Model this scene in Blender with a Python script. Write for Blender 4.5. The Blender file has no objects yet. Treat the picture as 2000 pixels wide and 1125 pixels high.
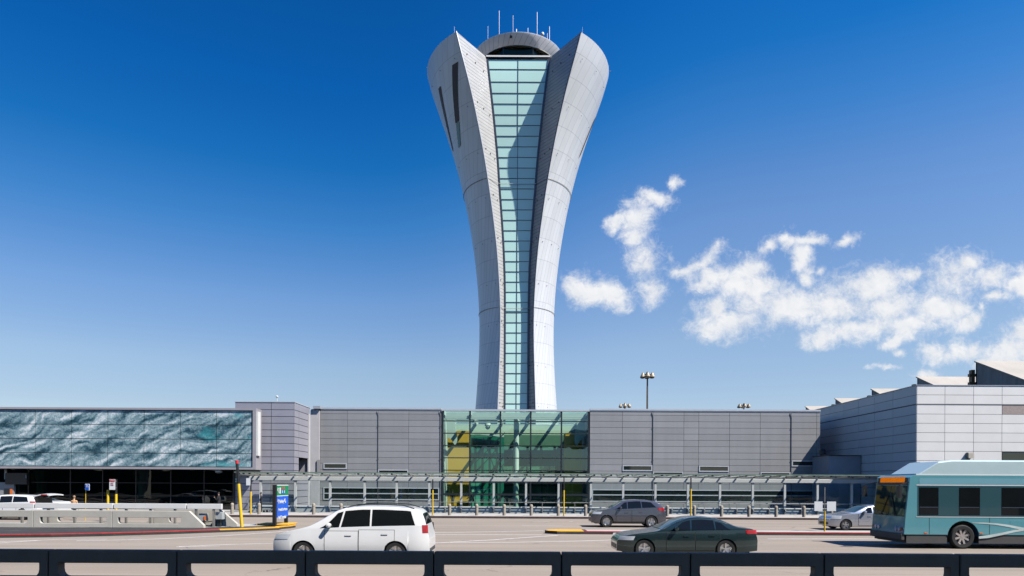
import bpy, bmesh, math, random
from mathutils import Vector, Matrix
random.seed(7)
R = math.radians
SC = bpy.context.scene
COL = SC.collection

# ------------------------------------------------------------------ camera
F, HC, HY, ROLL = 1333.333, 2.6, 945.0, 0.0052     # focal length in photo pixels, eye height, horizon row, roll
cam = bpy.data.cameras.new('camera'); co = bpy.data.objects.new('camera', cam); COL.objects.link(co)
cam.sensor_width = 36; cam.lens = 24; cam.shift_y = (HY - 562.5) / 2000.0
cam.clip_start = 0.1; cam.clip_end = 6000
co.location = (0, 0, HC); co.rotation_euler = (R(90), -ROLL, 0)
SC.camera = co

def at(px, py, d):                 # point of the place seen at photo pixel (px, py) at distance d
    y = py - ROLL * (px - 1000); x = px + ROLL * (py - HY)
    return Vector(((x - 1000) * d / F, d, HC - (y - HY) * d / F))
def X(px, d): return (px - 1000) * d / F
def Z(px, py, d): return at(px, py, d).z
def ground(px, py, z=0.0):         # point of the ground (height z) seen at a photo pixel
    y = py - ROLL * (px - 1000); d = (HC - z) * F / (y - HY)
    return Vector(((px - 1000) * d / F, d, z))

# ------------------------------------------------------------------ object helpers
def tag(o, label=None, cat=None, group=None, kind=None):
    if label: o['label'] = label
    if cat: o['category'] = cat
    if group: o['group'] = group
    if kind: o['kind'] = kind
    return o
def empty(name, loc=(0, 0, 0), rz=0.0, label=None, cat=None, group=None):
    o = bpy.data.objects.new(name, None); COL.objects.link(o)
    o.empty_display_size = 0.2
    o.location = loc; o.rotation_euler = (0, 0, rz)
    return tag(o, label, cat, group)
def copy_tree(o, parent=None):
    c = o.copy(); COL.objects.link(c)
    if parent is not None: c.parent = parent
    for ch in [k for k in bpy.data.objects if k.parent == o]:
        copy_tree(ch, c)
    return c
ABS = {}                                             # world position of each parent, so parts may be given in world coordinates
class MB:
    def __init__(s): s.v = []; s.f = []; s.sm = []
    def add(s, vs, fs, smooth=False):
        b = len(s.v); s.v += [tuple(v) for v in vs]
        for f in fs: s.f.append(tuple(b + i for i in f)); s.sm.append(smooth)
    def box(s, x0, x1, y0, y1, z0, z1):
        s.add([(x0,y0,z0),(x1,y0,z0),(x1,y1,z0),(x0,y1,z0),(x0,y0,z1),(x1,y0,z1),(x1,y1,z1),(x0,y1,z1)],
              [(0,3,2,1),(4,5,6,7),(0,1,5,4),(1,2,6,5),(2,3,7,6),(3,0,4,7)])
        return s
    def bar(s, a, b, w, h=None, up=(0, 0, 1)):       # rectangular bar from a to b
        h = h or w; a = Vector(a); b = Vector(b); d = (b - a).normalized(); up = Vector(up)
        if abs(d.dot(up)) > 0.98: up = Vector((0, 1, 0))
        r = d.cross(up).normalized(); u = r.cross(d).normalized()
        vs = []
        for p in (a, b):
            for sx, sz in ((-1,-1),(1,-1),(1,1),(-1,1)): vs.append(p + r*(sx*w/2) + u*(sz*h/2))
        s.add(vs, [(0,1,2,3),(7,6,5,4),(0,4,5,1),(1,5,6,2),(2,6,7,3),(3,7,4,0)]); return s
    def tube(s, pts, r, n=10, caps=True, closed=False):
        pts = [Vector(p) for p in pts]; m = len(pts); rr = r if isinstance(r, (list, tuple)) else [r]*m
        vs = []; ref = None
        for i, p in enumerate(pts):
            d = (pts[(i+1) % m if closed else min(i+1, m-1)] - pts[(i-1) % m if closed else max(i-1, 0)]).normalized()
            if ref is None: ref = Vector((0,0,1)) if abs(d.z) < 0.9 else Vector((1,0,0))
            a = d.cross(ref).normalized(); b = a.cross(d).normalized(); ref = b
            for k in range(n):
                t = 2*math.pi*k/n; vs.append(p + a*(math.cos(t)*rr[i]) + b*(math.sin(t)*rr[i]))
        fs = []
        for i in range(m if closed else m-1):
            j = (i+1) % m
            for k in range(n): fs.append((i*n+k, i*n+(k+1)%n, j*n+(k+1)%n, j*n+k))
        s.add(vs, fs, True)
        if caps and not closed:
            s.add(vs[:n], [tuple(range(n))]); s.add(vs[-n:], [tuple(range(n-1,-1,-1))])
        return s
    def lathe(s, prof, c=(0,0,0), axis='z', n=24, smooth=True):   # prof: (radius, height)
        vs = []; c = Vector(c)
        for r, h in prof:
            for k in range(n):
                t = 2*math.pi*k/n; a, b = r*math.cos(t), r*math.sin(t)
                vs.append(c + Vector((a, b, h) if axis == 'z' else ((a, h, b) if axis == 'y' else (h, a, b))))
        fs = [(i*n+k, i*n+(k+1)%n, (i+1)*n+(k+1)%n, (i+1)*n+k) for i in range(len(prof)-1) for k in range(n)]
        s.add(vs, fs, smooth)
        return s
    def grid(s, rows, smooth=True, close=False):     # rows of equal length
        m = len(rows); n = len(rows[0])
        s.add([p for r in rows for p in r],
              [(i*n+k, i*n+(k+1)%n, (i+1)*n+(k+1)%n, (i+1)*n+k) for i in range(m-1) for k in range(n if close else n-1)], smooth)
        return s
    def sheet(s, outer, holes=(), t=0.1, frame=None):
        # flat plate: outline and holes in (u, v), pushed t along the third axis; frame(u, v, w) gives the point
        frame = frame or (lambda u, v, w: (u, w, v))
        bm = bmesh.new(); loops = []
        for lp in [outer] + list(holes):
            vs = [bm.verts.new((u, v, 0)) for u, v in lp]
            loops.append(vs)
            for i in range(len(vs)): bm.edges.new((vs[i], vs[(i+1) % len(vs)]))
        bmesh.ops.triangle_fill(bm, edges=bm.edges[:], use_beauty=True, use_dissolve=False, normal=(0, 0, 1))
        bm.verts.index_update()
        pts = [(v.co.x, v.co.y) for v in bm.verts]; n = len(pts)
        fs = []
        for f in bm.faces:
            q = [v.index for v in f.verts]; 
            if f.normal.z < 0: q.reverse()
            fs.append(tuple(q)); fs.append(tuple(i+n for i in reversed(q)))
        i0 = 0
        for lp in [outer] + list(holes):
            m = len(lp)
            for i in range(m):
                a, b = i0+i, i0+(i+1) % m; fs.append((a, b, b+n, a+n))
            i0 += m
        bm.free()
        s.add([frame(u, v, 0) for u, v in pts] + [frame(u, v, t) for u, v in pts], fs)
        return s
    def build(s, name, mat, parent=None, world=True, bevel=0, kind=None, fix=True):
        me = bpy.data.meshes.new(name)
        off = ABS.get(parent.name, Vector()) if (parent is not None and world) else Vector()
        me.from_pydata([tuple(Vector(v) - off) for v in s.v], [], s.f)
        me.polygons.foreach_set('use_smooth', s.sm)
        bm = bmesh.new(); bm.from_mesh(me)
        if fix: bmesh.ops.recalc_face_normals(bm, faces=bm.faces)
        bm.to_mesh(me); bm.free()
        if any(s.sm): me.set_sharp_from_angle(angle=R(38))
        for m in (mat if isinstance(mat, (list, tuple)) else [mat]): me.materials.append(m)
        o = bpy.data.objects.new(name, me); COL.objects.link(o)
        if parent is not None: o.parent = parent
        if bevel:
            b = o.modifiers.new('bevel', 'BEVEL'); b.width = bevel; b.segments = 2; b.limit_method = 'ANGLE'; b.angle_limit = R(40)
        if kind: o['kind'] = kind
        return o
def thing(name, loc, label, cat, group=None, rz=0.0):
    o = empty(name, loc, rz, label, cat, group)
    ABS[o.name] = Vector(loc) if rz == 0 else Vector()
    return o
def part_of(o, p):                                   # sub-part: mesh in the same coordinates as its part
    ABS[p.name] = ABS.get(p.parent.name, Vector()) if p.parent else Vector()
def text_mesh(name, s, size, mat, parent, loc, rot, align='LEFT', world=True, depth=0.004, bold=0.0):
    c = bpy.data.curves.new(name, 'FONT'); c.body = s; c.size = size; c.align_x = align; c.extrude = depth; c.offset = bold
    t = bpy.data.objects.new(name, c); COL.objects.link(t)
    dg = bpy.context.evaluated_depsgraph_get(); me = bpy.data.meshes.new_from_object(t.evaluated_get(dg))
    bpy.data.objects.remove(t); me.materials.clear(); me.materials.append(mat)
    o = bpy.data.objects.new(name, me); COL.objects.link(o)
    off = ABS.get(parent.name, Vector()) if world else Vector()
    o.parent = parent; o.location = Vector(loc) - off; o.rotation_euler = rot
    return o

# ------------------------------------------------------------------ materials
class NT:
    def __init__(s, m): s.t = m.node_tree; s.n = s.t.nodes; s.l = s.t.links
    def node(s, typ, inputs=None, **kw):
        q = s.n.new(typ)
        for k, v in kw.items(): setattr(q, k, v)
        for k, v in (inputs or {}).items():
            if hasattr(v, 'is_output') or isinstance(v, bpy.types.NodeSocket): s.l.new(v, q.inputs[k])
            else: q.inputs[k].default_value = v
        return q
    def math(s, op, a, b=0.0, c=0.0, clamp=False):
        q = s.node('ShaderNodeMath', {0: a, 1: b, 2: c}, operation=op, use_clamp=clamp); return q.outputs[0]
    def mix(s, fac, a, b, blend='MIX'):
        q = s.n.new('ShaderNodeMix'); q.data_type = 'RGBA'; q.blend_type = blend
        for i, v in ((0, fac), (6, a), (7, b)):
            if isinstance(v, bpy.types.NodeSocket): s.l.new(v, q.inputs[i])
            else: q.inputs[i].default_value = v if i == 0 else ((*v, 1) if len(v) == 3 else v)
        return q.outputs[2]
def c4(c): return (*c, 1)
MATS = {}
def new_mat(name):
    m = bpy.data.materials.new(name); m.use_nodes = True; m.node_tree.nodes.clear()
    MATS[name] = m; return m, NT(m)
def mat(name, col, rough=0.6, metal=0.0, var=0.12, scale=1.5, bump=0.0, bscale=60, coat=0.0, spec=0.5, island=0.0, stretch=(1,1,1), dirt=None):
    if name in MATS: return MATS[name]
    m, t = new_mat(name)
    tc = t.node('ShaderNodeTexCoord').outputs['Object']
    mp = t.node('ShaderNodeMapping', {'Vector': tc, 'Scale': stretch}).outputs[0]
    n = t.node('ShaderNodeTexNoise', {'Vector': mp, 'Scale': scale, 'Detail': 6.0, 'Roughness': 0.6}).outputs['Fac']
    k = t.node('ShaderNodeMapRange', {'Value': n, 'From Min': 0.3, 'From Max': 0.7, 'To Min': 1 - var, 'To Max': 1 + var}).outputs[0]
    if island:
        g = t.node('ShaderNodeNewGeometry').outputs['Random Per Island']
        k2 = t.node('ShaderNodeMapRange', {'Value': g, 'To Min': 1 - island, 'To Max': 1 + island}).outputs[0]
        k = t.math('MULTIPLY', k, k2)
    v = t.node('ShaderNodeVectorMath', {0: (*col,), 'Scale': k}, operation='SCALE').outputs[0]
    if dirt:                                          # (colour, scale, threshold): blotches of another colour
        dn = t.node('ShaderNodeTexNoise', {'Vector': mp, 'Scale': dirt[1], 'Detail': 8.0, 'Roughness': 0.65}).outputs['Fac']
        df = t.node('ShaderNodeMapRange', {'Value': dn, 'From Min': dirt[2], 'From Max': dirt[2] + 0.18}).outputs[0]
        v = t.mix(df, v, dirt[0])
    b = t.node('ShaderNodeBsdfPrincipled', {'Base Color': v, 'Roughness': rough, 'Metallic': metal, 'Coat Weight': coat, 'Coat Roughness': 0.04, 'Specular IOR Level': spec})
    if bump:
        bn = t.node('ShaderNodeTexNoise', {'Vector': tc, 'Scale': bscale, 'Detail': 4.0}).outputs['Fac']
        t.l.new(t.node('ShaderNodeBump', {'Height': bn, 'Strength': bump, 'Distance': 0.25/bscale}).outputs[0], b.inputs['Normal'])
    t.l.new(b.outputs[0], t.node('ShaderNodeOutputMaterial').inputs[0])
    return m
def glass_mat(name, tint, refl=0.12, rough=0.0, frost=None, gcol=(0.92, 0.97, 0.95)):
    if name in MATS: return MATS[name]
    m, t = new_mat(name)
    lw = t.node('ShaderNodeLayerWeight', {'Blend': 0.5}).outputs['Facing']
    fac = t.math('ADD', t.math('MULTIPLY', t.math('POWER', lw, 4.0), 0.8), refl, clamp=True)
    tr = t.node('ShaderNodeBsdfTransparent', {'Color': c4(tint)}).outputs[0]
    if frost:
        df = t.node('ShaderNodeBsdfDiffuse', {'Color': c4(frost[0])}).outputs[0]
        tl = t.node('ShaderNodeBsdfTranslucent', {'Color': c4(frost[0])}).outputs[0]
        dm = t.node('ShaderNodeMixShader', {0: 0.5, 1: df, 2: tl}).outputs[0]
        tr = t.node('ShaderNodeMixShader', {0: frost[1], 1: tr, 2: dm}).outputs[0]
    gl = t.node('ShaderNodeBsdfGlossy', {'Color': c4(gcol), 'Roughness': rough}).outputs[0]
    # faint waviness of float glass
    tc = t.node('ShaderNodeTexCoord').outputs['Object']
    nz = t.node('ShaderNodeTexNoise', {'Vector': tc, 'Scale': 0.7, 'Detail': 1.0}).outputs['Fac']
    t.l.new(t.node('ShaderNodeBump', {'Height': nz, 'Strength': 0.12, 'Distance': 0.05}).outputs[0], gl.node.inputs['Normal'])
    mx = t.node('ShaderNodeMixShader', {0: fac, 1: tr, 2: gl}).outputs[0]
    t.l.new(mx, t.node('ShaderNodeOutputMaterial').inputs[0])
    return m
def emis_mat(name, col, s):
    if name in MATS: return MATS[name]
    m, t = new_mat(name)
    e = t.node('ShaderNodeEmission', {'Color': c4(col), 'Strength': s}).outputs[0]
    t.l.new(e, t.node('ShaderNodeOutputMaterial').inputs[0]); return m

M = dict(
    ground   = mat('ground', (0.075, 0.072, 0.068), 0.9, var=0.15, scale=0.2),
    pave     = mat('pavement', (0.42, 0.40, 0.37), 0.85, var=0.08, scale=0.8, bump=0.2),
    dark_asph= mat('dark_asphalt', (0.036, 0.034, 0.033), 0.9, var=0.3, scale=0.9, bump=0.4, dirt=((0.16, 0.15, 0.13), 0.7, 0.62)),
    kerb     = mat('kerb_dark', (0.06, 0.05, 0.046), 0.85, var=0.35, scale=3, bump=0.3),
    kerb_grey= mat('kerb_grey', (0.30, 0.28, 0.26), 0.85, var=0.2, scale=3, bump=0.3),
    red_paint= mat('red_paint', (0.45, 0.035, 0.03), 0.7, var=0.25, scale=5, dirt=((0.10, 0.05, 0.045), 3.0, 0.60)),
    yel_paint= mat('yellow_paint', (0.72, 0.38, 0.03), 0.6, var=0.15, scale=4, dirt=((0.3, 0.2, 0.07), 2.5, 0.64)),
    white_paint = mat('road_paint', (0.72, 0.70, 0.66), 0.7, var=0.18, scale=3, dirt=((0.33, 0.30, 0.27), 4.0, 0.60)),
    panel    = mat('grey_panel', (0.315, 0.311, 0.308), 0.5, metal=0.15, var=0.05, scale=0.5, island=0.075, stretch=(2.5, 1, .35)),
    panel_lt = mat('lilac_panel', (0.37, 0.36, 0.40), 0.42, metal=0.25, var=0.05, scale=0.5, island=0.04),
    panel_wh = mat('pale_panel', (0.79, 0.76, 0.715), 0.5, metal=0.0, var=0.035, scale=0.6, island=0.03, spec=0.4),
    pale_back= mat('pale_seam', (0.22, 0.22, 0.23), 0.8),
    pilaster = mat('pilaster_white', (0.50, 0.48, 0.485), 0.6, var=.05),
    backing  = mat('seam_dark', (0.13, 0.13, 0.135), 0.8),
    brown    = mat('brown_panel', (0.36, 0.29, 0.26), 0.8, var=0.15, scale=9),
    cap      = mat('cap_metal', (0.45, 0.46, 0.48), 0.4, metal=0.4, var=0.06),
    white    = mat('white_metal', (0.74, 0.73, 0.69), 0.4, var=0.05),
    offwhite = mat('offwhite_wall', (0.66, 0.66, 0.62), 0.7, var=0.05),
    frame_dk = mat('dark_frame', (0.022, 0.03, 0.035), 0.4, metal=0.3, var=0.1),
    frame_bl = mat('slate_frame', (0.06, 0.075, 0.11), 0.45, metal=0.4, var=0.1),
    steel    = mat('steel', (0.42, 0.40, 0.36), 0.35, metal=0.6, var=0.1),
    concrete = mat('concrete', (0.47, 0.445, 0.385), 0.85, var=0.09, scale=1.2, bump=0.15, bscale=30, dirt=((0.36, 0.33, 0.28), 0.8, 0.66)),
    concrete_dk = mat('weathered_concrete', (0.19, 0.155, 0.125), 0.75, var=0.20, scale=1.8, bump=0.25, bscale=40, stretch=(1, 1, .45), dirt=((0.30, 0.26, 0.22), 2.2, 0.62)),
    roofpale = mat('pale_roofing', (0.40, 0.365, 0.315), 0.8, var=0.10, scale=0.6, dirt=((0.42, 0.33, 0.22), 0.35, 0.60), stretch=(1, .4, 1)),
    gable    = mat('stained_gable', (0.30, 0.30, 0.29), 0.85, var=0.25, scale=0.8, stretch=(2.5, 2.5, 0.25)),
    bollard  = mat('aggregate', (0.36, 0.31, 0.24), 0.9, var=0.2, scale=14, bump=0.4, bscale=80),
    yellow   = mat('yellow_pole', (0.80, 0.50, 0.02), 0.45, var=0.06),
    black    = mat('black_paint', (0.012, 0.012, 0.013), 0.45, var=0.1),
    rubber   = mat('rubber', (0.02, 0.02, 0.02), 0.8),
    chrome   = mat('alloy', (0.62, 0.62, 0.62), 0.3, metal=0.9, var=0.05),
    ochre    = mat('ochre_wall', (0.82, 0.42, 0.035), 0.75, var=0.06, scale=0.6),
    pale_wall= mat('pale_green_wall', (0.74, 0.78, 0.60), 0.8, var=0.06),
    int_dark = mat('interior_dark', (0.045, 0.06, 0.055), 0.8, var=0.3, scale=0.6),
    int_floor= mat('interior_floor', (0.22, 0.22, 0.20), 0.35, var=0.1),
    grey_box = mat('grey_box', (0.44, 0.47, 0.46), 0.5, metal=0.2),
    orange   = mat('orange_label', (0.75, 0.17, 0.03), 0.6),
    sign_w   = mat('sign_white', (0.78, 0.78, 0.76), 0.4, var=0.04),
    sign_r   = mat('sign_red', (0.62, 0.03, 0.04), 0.4, var=0.04),
    sign_b   = mat('sign_blue', (0.01, 0.11, 0.62), 0.4, var=0.05),
    sign_g   = mat('sign_green', (0.0, 0.25, 0.09), 0.4, var=0.05),
    lampglass= mat('lamp_glass', (0.50, 0.40, 0.26), 0.25, var=0.05),
    lampbrown= mat('lamp_bracket', (0.12, 0.08, 0.045), 0.5, var=0.1),
)
M['glass_atrium'] = glass_mat('atrium_glass', (0.62, 0.86, 0.74), 0.12, gcol=(0.62, 0.88, 1.0))
M['glass_roof'] = glass_mat('roof_glass', (0.92, 0.97, 0.94), 0.05)
M['glass_dark'] = glass_mat('tinted_glass', (0.22, 0.30, 0.28), 0.05)
M['glass_canopy'] = glass_mat('canopy_glass', (0.93, 0.96, 0.94), 0.08, frost=((0.66, 0.78, 0.70), 0.17))
M['glass_screen'] = glass_mat('screen_glass', (0.84, 0.93, 0.91), 0.05)
M['pane'] = mat('dark_pane', (0.012, 0.02, 0.018), 0.04, var=0.3, scale=0.5, spec=0.7)
M['car_glass'] = mat('car_glass', (0.008, 0.010, 0.011), 0.03, spec=0.35, var=0.1)
M['car_screen'] = mat('car_windscreen', (0.022, 0.05, 0.042), 0.03, spec=0.5, var=0.1)

# worn carriageway: grain, wheel tracks along the lanes, repairs, oil spots, fine cracks
m, t = new_mat('asphalt')
tc = t.node('ShaderNodeTexCoord').outputs['Object']
def an(sc, det=5.0, rough=.6, vec=(1, 1, 1), dist=0.0):
    return t.node('ShaderNodeTexNoise', {'Vector': t.node('ShaderNodeMapping', {'Vector': tc, 'Scale': vec}).outputs[0], 'Scale': sc, 'Detail': det, 'Roughness': rough, 'Distortion': dist}).outputs['Fac']
def rng(v, a, b, c, d): return t.node('ShaderNodeMapRange', {'Value': v, 'From Min': a, 'From Max': b, 'To Min': c, 'To Max': d}).outputs[0]
k = rng(an(.22, vec=(.3, 1, 1)), .3, .7, .90, 1.10)
k = t.math('MULTIPLY', k, rng(an(1.0, 4.0, .6, (.025, 1.1, 1)), .35, .65, .90, 1.09))
k = t.math('MULTIPLY', k, rng(an(55.0, 3.0, .7), .3, .7, .90, 1.10))
k = t.math('MULTIPLY', k, rng(an(6.0, 6.0, .7), .64, .74, 1.0, .80))
col = t.node('ShaderNodeVectorMath', {0: (0.285, 0.240, 0.197), 'Scale': k}, operation='SCALE').outputs[0]
wv = t.node('ShaderNodeVectorMath', {0: tc, 1: t.node('ShaderNodeTexNoise', {'Vector': tc, 'Scale': .5, 'Detail': 4.0}).outputs['Color']}, operation='ADD').outputs[0]
vo = t.node('ShaderNodeTexVoronoi', {'Vector': t.node('ShaderNodeMapping', {'Vector': wv, 'Scale': (.12, .3, 1)}).outputs[0], 'Scale': 1.0}, feature='DISTANCE_TO_EDGE').outputs['Distance']
ck = t.math('MULTIPLY', t.math('LESS_THAN', vo, .006), rng(an(.3), .48, .60, 0, .55))
col = t.mix(ck, col, (.10, .085, .075))
b = t.node('ShaderNodeBsdfPrincipled', {'Base Color': col, 'Roughness': .9, 'Specular IOR Level': .3})
t.l.new(t.node('ShaderNodeBump', {'Height': an(40.0, 3.0), 'Strength': .3, 'Distance': .006}).outputs[0], b.inputs['Normal'])
t.l.new(b.outputs[0], t.node('ShaderNodeOutputMaterial').inputs[0]); M['asphalt_lane'] = m
# ------------------------------------------------------------------ light and sky
SUN = Vector((0.71, -0.42, 1.0)).normalized()
sl = bpy.data.lights.new('sun', 'SUN'); so = bpy.data.objects.new('sun', sl); COL.objects.link(so)
sl.energy = 5.0; sl.angle = R(0.53); sl.color = (1.0, 0.955, 0.89)
so.rotation_euler = SUN.to_track_quat('Z', 'Y').to_euler(); so.location = (60, -40, 90)
W = bpy.data.worlds.new('World'); SC.world = W; W.use_nodes = True
W.node_tree.nodes.clear(); wt = NT(W)
sky = wt.node('ShaderNodeTexSky', sky_type='NISHITA')
sky.sun_disc = False; sky.sun_elevation = math.asin(SUN.z); sky.sun_rotation = math.atan2(SUN.x, SUN.y)
sky.air_density = 1.0; sky.dust_density = 0.15; sky.ozone_density = 2.5; sky.altitude = 0
tcw = wt.node('ShaderNodeTexCoord').outputs['Generated']
sp = wt.node('ShaderNodeSeparateXYZ', {0: tcw})
# clear maritime air: deeper blue overhead, paler towards the horizon
azf = wt.node('ShaderNodeMapRange', {'Value': sp.outputs[0], 'From Min': -.22, 'From Max': .30, 'To Min': 0.0, 'To Max': .115}, interpolation_type='SMOOTHSTEP').outputs[0]
low = wt.node('ShaderNodeMapRange', {'Value': sp.outputs[2], 'From Min': .10, 'From Max': .38}).outputs[0]
zef = wt.math('SUBTRACT', sp.outputs[2], wt.math('MULTIPLY', azf, low))       # paler on the side of the sun
gr = wt.n.new('ShaderNodeValToRGB'); wt.l.new(zef, gr.inputs[0]); ge = gr.color_ramp.elements
ge[0].position = 0.0; ge[0].color = (.70, .67, .70, 1); ge[1].position = .95; ge[1].color = (.03, .22, .55, 1)
for pos, c in ((.106, (.71, .68, .715, 1)), (.161, (.78, .77, .79, 1)), (.248, (.60, .75, .915, 1)), (.34, (.23, .64, .96, 1)), (.409, (.06, .53, .94, 1)), (.49, (.025, .45, .93, 1)), (.65, (.02, .38, .82, 1))): q = ge.new(pos); q.color = c
hs = wt.mix(1.0, sky.outputs[0], gr.outputs[0], 'MULTIPLY')
br_ = wt.node('ShaderNodeMapRange', {'Value': sp.outputs[0], 'From Min': -.15, 'From Max': .22, 'To Min': 1.0, 'To Max': 1.2}, interpolation_type='SMOOTHSTEP').outputs[0]
hs = wt.node('ShaderNodeVectorMath', {0: hs, 'Scale': br_}, operation='SCALE').outputs[0]
bg_sky = wt.node('ShaderNodeBackground', {'Color': hs, 'Strength': 0.095}).outputs[0]
# clouds: a field over the sky's directions (x/y, z/y of the view direction to the north)
yy = wt.math('MAXIMUM', sp.outputs[1], 0.02)
u = wt.math('DIVIDE', sp.outputs[0], yy); v = wt.math('DIVIDE', sp.outputs[2], yy)
uv = wt.node('ShaderNodeCombineXYZ', {0: u, 1: v, 2: 0.0}).outputs[0]
n1 = wt.node('ShaderNodeTexNoise', {'Vector': uv, 'Scale': 14.0, 'Detail': 8.0, 'Roughness': 0.62}).outputs['Color']
n1c = wt.node('ShaderNodeVectorMath', {0: n1, 1: (0.5, 0.5, 0.5)}, operation='SUBTRACT').outputs[0]
n1s = wt.node('ShaderNodeVectorMath', {0: n1c, 'Scale': 0.045}, operation='SCALE').outputs[0]
wuv = wt.node('ShaderNodeVectorMath', {0: uv, 1: n1s}, operation='ADD').outputs[0]
CL = [ # cloud lobes: centre x, y, radius x, y (photo rows/columns turned into directions), tilt
(1126,562,30,28,0),(1155,573,46,20,0),(1192,572,28,24,0),(1182,545,14,8,0),
(1317,358,16,13,30),(1301,368,10,5,40),(1280,385,26,14,-15),(1304,398,9,5,-40),(1244,425,28,42,0),(1206,424,26,12,45),(1188,442,8,13,0),(1166,452,10,8,-30),(1281,428,12,5,0),
(1239,459,19,22,0),(1262,512,30,38,0),(1268,560,34,25,0),(1206,487,5,10,0),(1314,505,10,24,15),(1330,528,28,12,0),(1368,510,38,13,42),
(1391,534,44,24,10),(1373,556,24,14,20),(1461,526,36,26,0),(1497,480,24,12,42),(1482,560,50,26,0),(1440,549,40,25,0),(1389,603,30,20,0),
(1505,471,12,7,0),(1544,463,20,18,0),(1580,463,34,12,0),(1616,461,12,7,0),(1648,466,24,11,22),(1676,453,13,8,25),(1566,500,18,30,0),(1576,540,16,20,0),(1596,529,18,12,40),
(1527,597,100,34,4),(1430,624,66,34,0),(1390,642,30,18,0),(1690,556,76,40,12),(1638,597,80,34,0),(1732,596,68,36,0),(1722,535,50,24,0),(1775,528,42,14,0),(1858,542,58,46,0),(1888,508,36,22,0),
(1930,530,28,26,0),(1941,573,26,14,0),(1844,603,60,24,0),(1894,621,30,13,20),(1921,597,9,18,0),(1668,640,80,20,10),(1598,661,36,14,10),(1561,655,12,4,0),(1775,632,60,20,12),(1742,658,26,11,30),
(1748,684,14,11,0),(1729,714,34,7,0),(1700,719,16,7,30),(1826,686,32,17,0),(1887,679,30,20,0),(1968,680,60,36,24),(1996,648,44,26,20),(1944,696,60,20,0),(1810,727,25,11,0),
(1990,548,30,24,0),(1949,489,16,3,0),(1210,620,9,4,40),(1327,640,5,10,10),(2120,600,90,60,0),(2200,690,120,50,0)]
fld = None
for (cx, cy, rx, ry, an) in CL:
    if rx*ry < 150: continue
    mp = wt.node('ShaderNodeMapping', {'Vector': wuv, 'Location': ((cx-1000)/F, (HY-cy)/F, 0), 'Rotation': (0, 0, R(an)), 'Scale': (rx/F, ry/F, 1)}, vector_type='TEXTURE').outputs[0]
    ln = wt.node('ShaderNodeVectorMath', {0: mp}, operation='LENGTH').outputs['Value']
    if rx*ry < 260: ln = wt.math('ADD', ln, .42)
    fld = ln if fld is None else wt.node('ShaderNodeMath', {0: fld, 1: ln, 2: 0.35}, operation='SMOOTH_MIN').outputs[0]
n2 = wt.node('ShaderNodeTexNoise', {'Vector': uv, 'Scale': 38.0, 'Detail': 9.0, 'Roughness': 0.66, 'Distortion': 0.4}).outputs['Fac']
n3 = wt.node('ShaderNodeTexNoise', {'Vector': uv, 'Scale': 11.0, 'Detail': 5.0, 'Roughness': 0.55}).outputs['Fac']
uvs = wt.node('ShaderNodeVectorMath', {0: uv, 1: (.006, .009, 0)}, operation='ADD').outputs[0]
n2s = wt.node('ShaderNodeTexNoise', {'Vector': uvs, 'Scale': 38.0, 'Detail': 4.0, 'Roughness': 0.6, 'Distortion': 0.4}).outputs['Fac']
n4 = wt.node('ShaderNodeTexNoise', {'Vector': uv, 'Scale': 90.0, 'Detail': 7.0, 'Roughness': 0.7, 'Distortion': 0.8}).outputs['Fac']
dn = wt.math('SUBTRACT', 1.30, fld)
dn = wt.math('ADD', dn, wt.math('MULTIPLY', wt.math('SUBTRACT', n2, 0.5), 2.0))
dn = wt.math('ADD', dn, wt.math('MULTIPLY', wt.math('SUBTRACT', n4, 0.5), 1.2))
dn = wt.math('ADD', dn, wt.math('MULTIPLY', wt.math('SUBTRACT', n3, 0.5), 2.1))
den = wt.node('ShaderNodeMapRange', {'Value': dn, 'From Min': -0.30, 'From Max': 1.15}, interpolation_type='SMOOTHSTEP').outputs[0]
wsp = wt.node('ShaderNodeMapRange', {'Value': wt.math('ADD', wt.math('SUBTRACT', 1.75, fld), wt.math('MULTIPLY', wt.math('SUBTRACT', n4, .5), 3.4)), 'From Min': .2, 'From Max': 1.7}, interpolation_type='SMOOTHSTEP').outputs[0]
den = wt.math('MAXIMUM', wt.math('MULTIPLY', den, 0.97), wt.math('MULTIPLY', wsp, .38))
ym = wt.node('ShaderNodeMapRange', {'Value': sp.outputs[1], 'From Min': 0.15, 'From Max': 0.3}).outputs[0]
den = wt.math('MULTIPLY', den, ym)
lit = wt.math('ADD', wt.math('MULTIPLY', wt.math('SUBTRACT', n2, n2s), .8), wt.math('ADD', wt.math('MULTIPLY', wt.math('SUBTRACT', n3, .5), .8), .62), clamp=True)
ccol = wt.mix(lit, (0.62, 0.66, 0.73), (0.92, 0.92, 0.92))
bg_cl = wt.node('ShaderNodeBackground', {'Color': ccol, 'Strength': 0.70}).outputs[0]
wm = wt.node('ShaderNodeMixShader', {0: den, 1: bg_sky, 2: bg_cl}).outputs[0]
wt.l.new(wm, wt.node('ShaderNodeOutputWorld').inputs[0])
SC.view_settings.view_transform = 'Standard'; SC.view_settings.look = 'None'
SC.view_settings.exposure = 0.6; SC.view_settings.gamma = 1
SC.render.film_transparent = False
SC.cycles.max_bounces = 10; SC.cycles.diffuse_bounces = 0; SC.cycles.transparent_max_bounces = 16
SC.cycles.use_denoising = True

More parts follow.
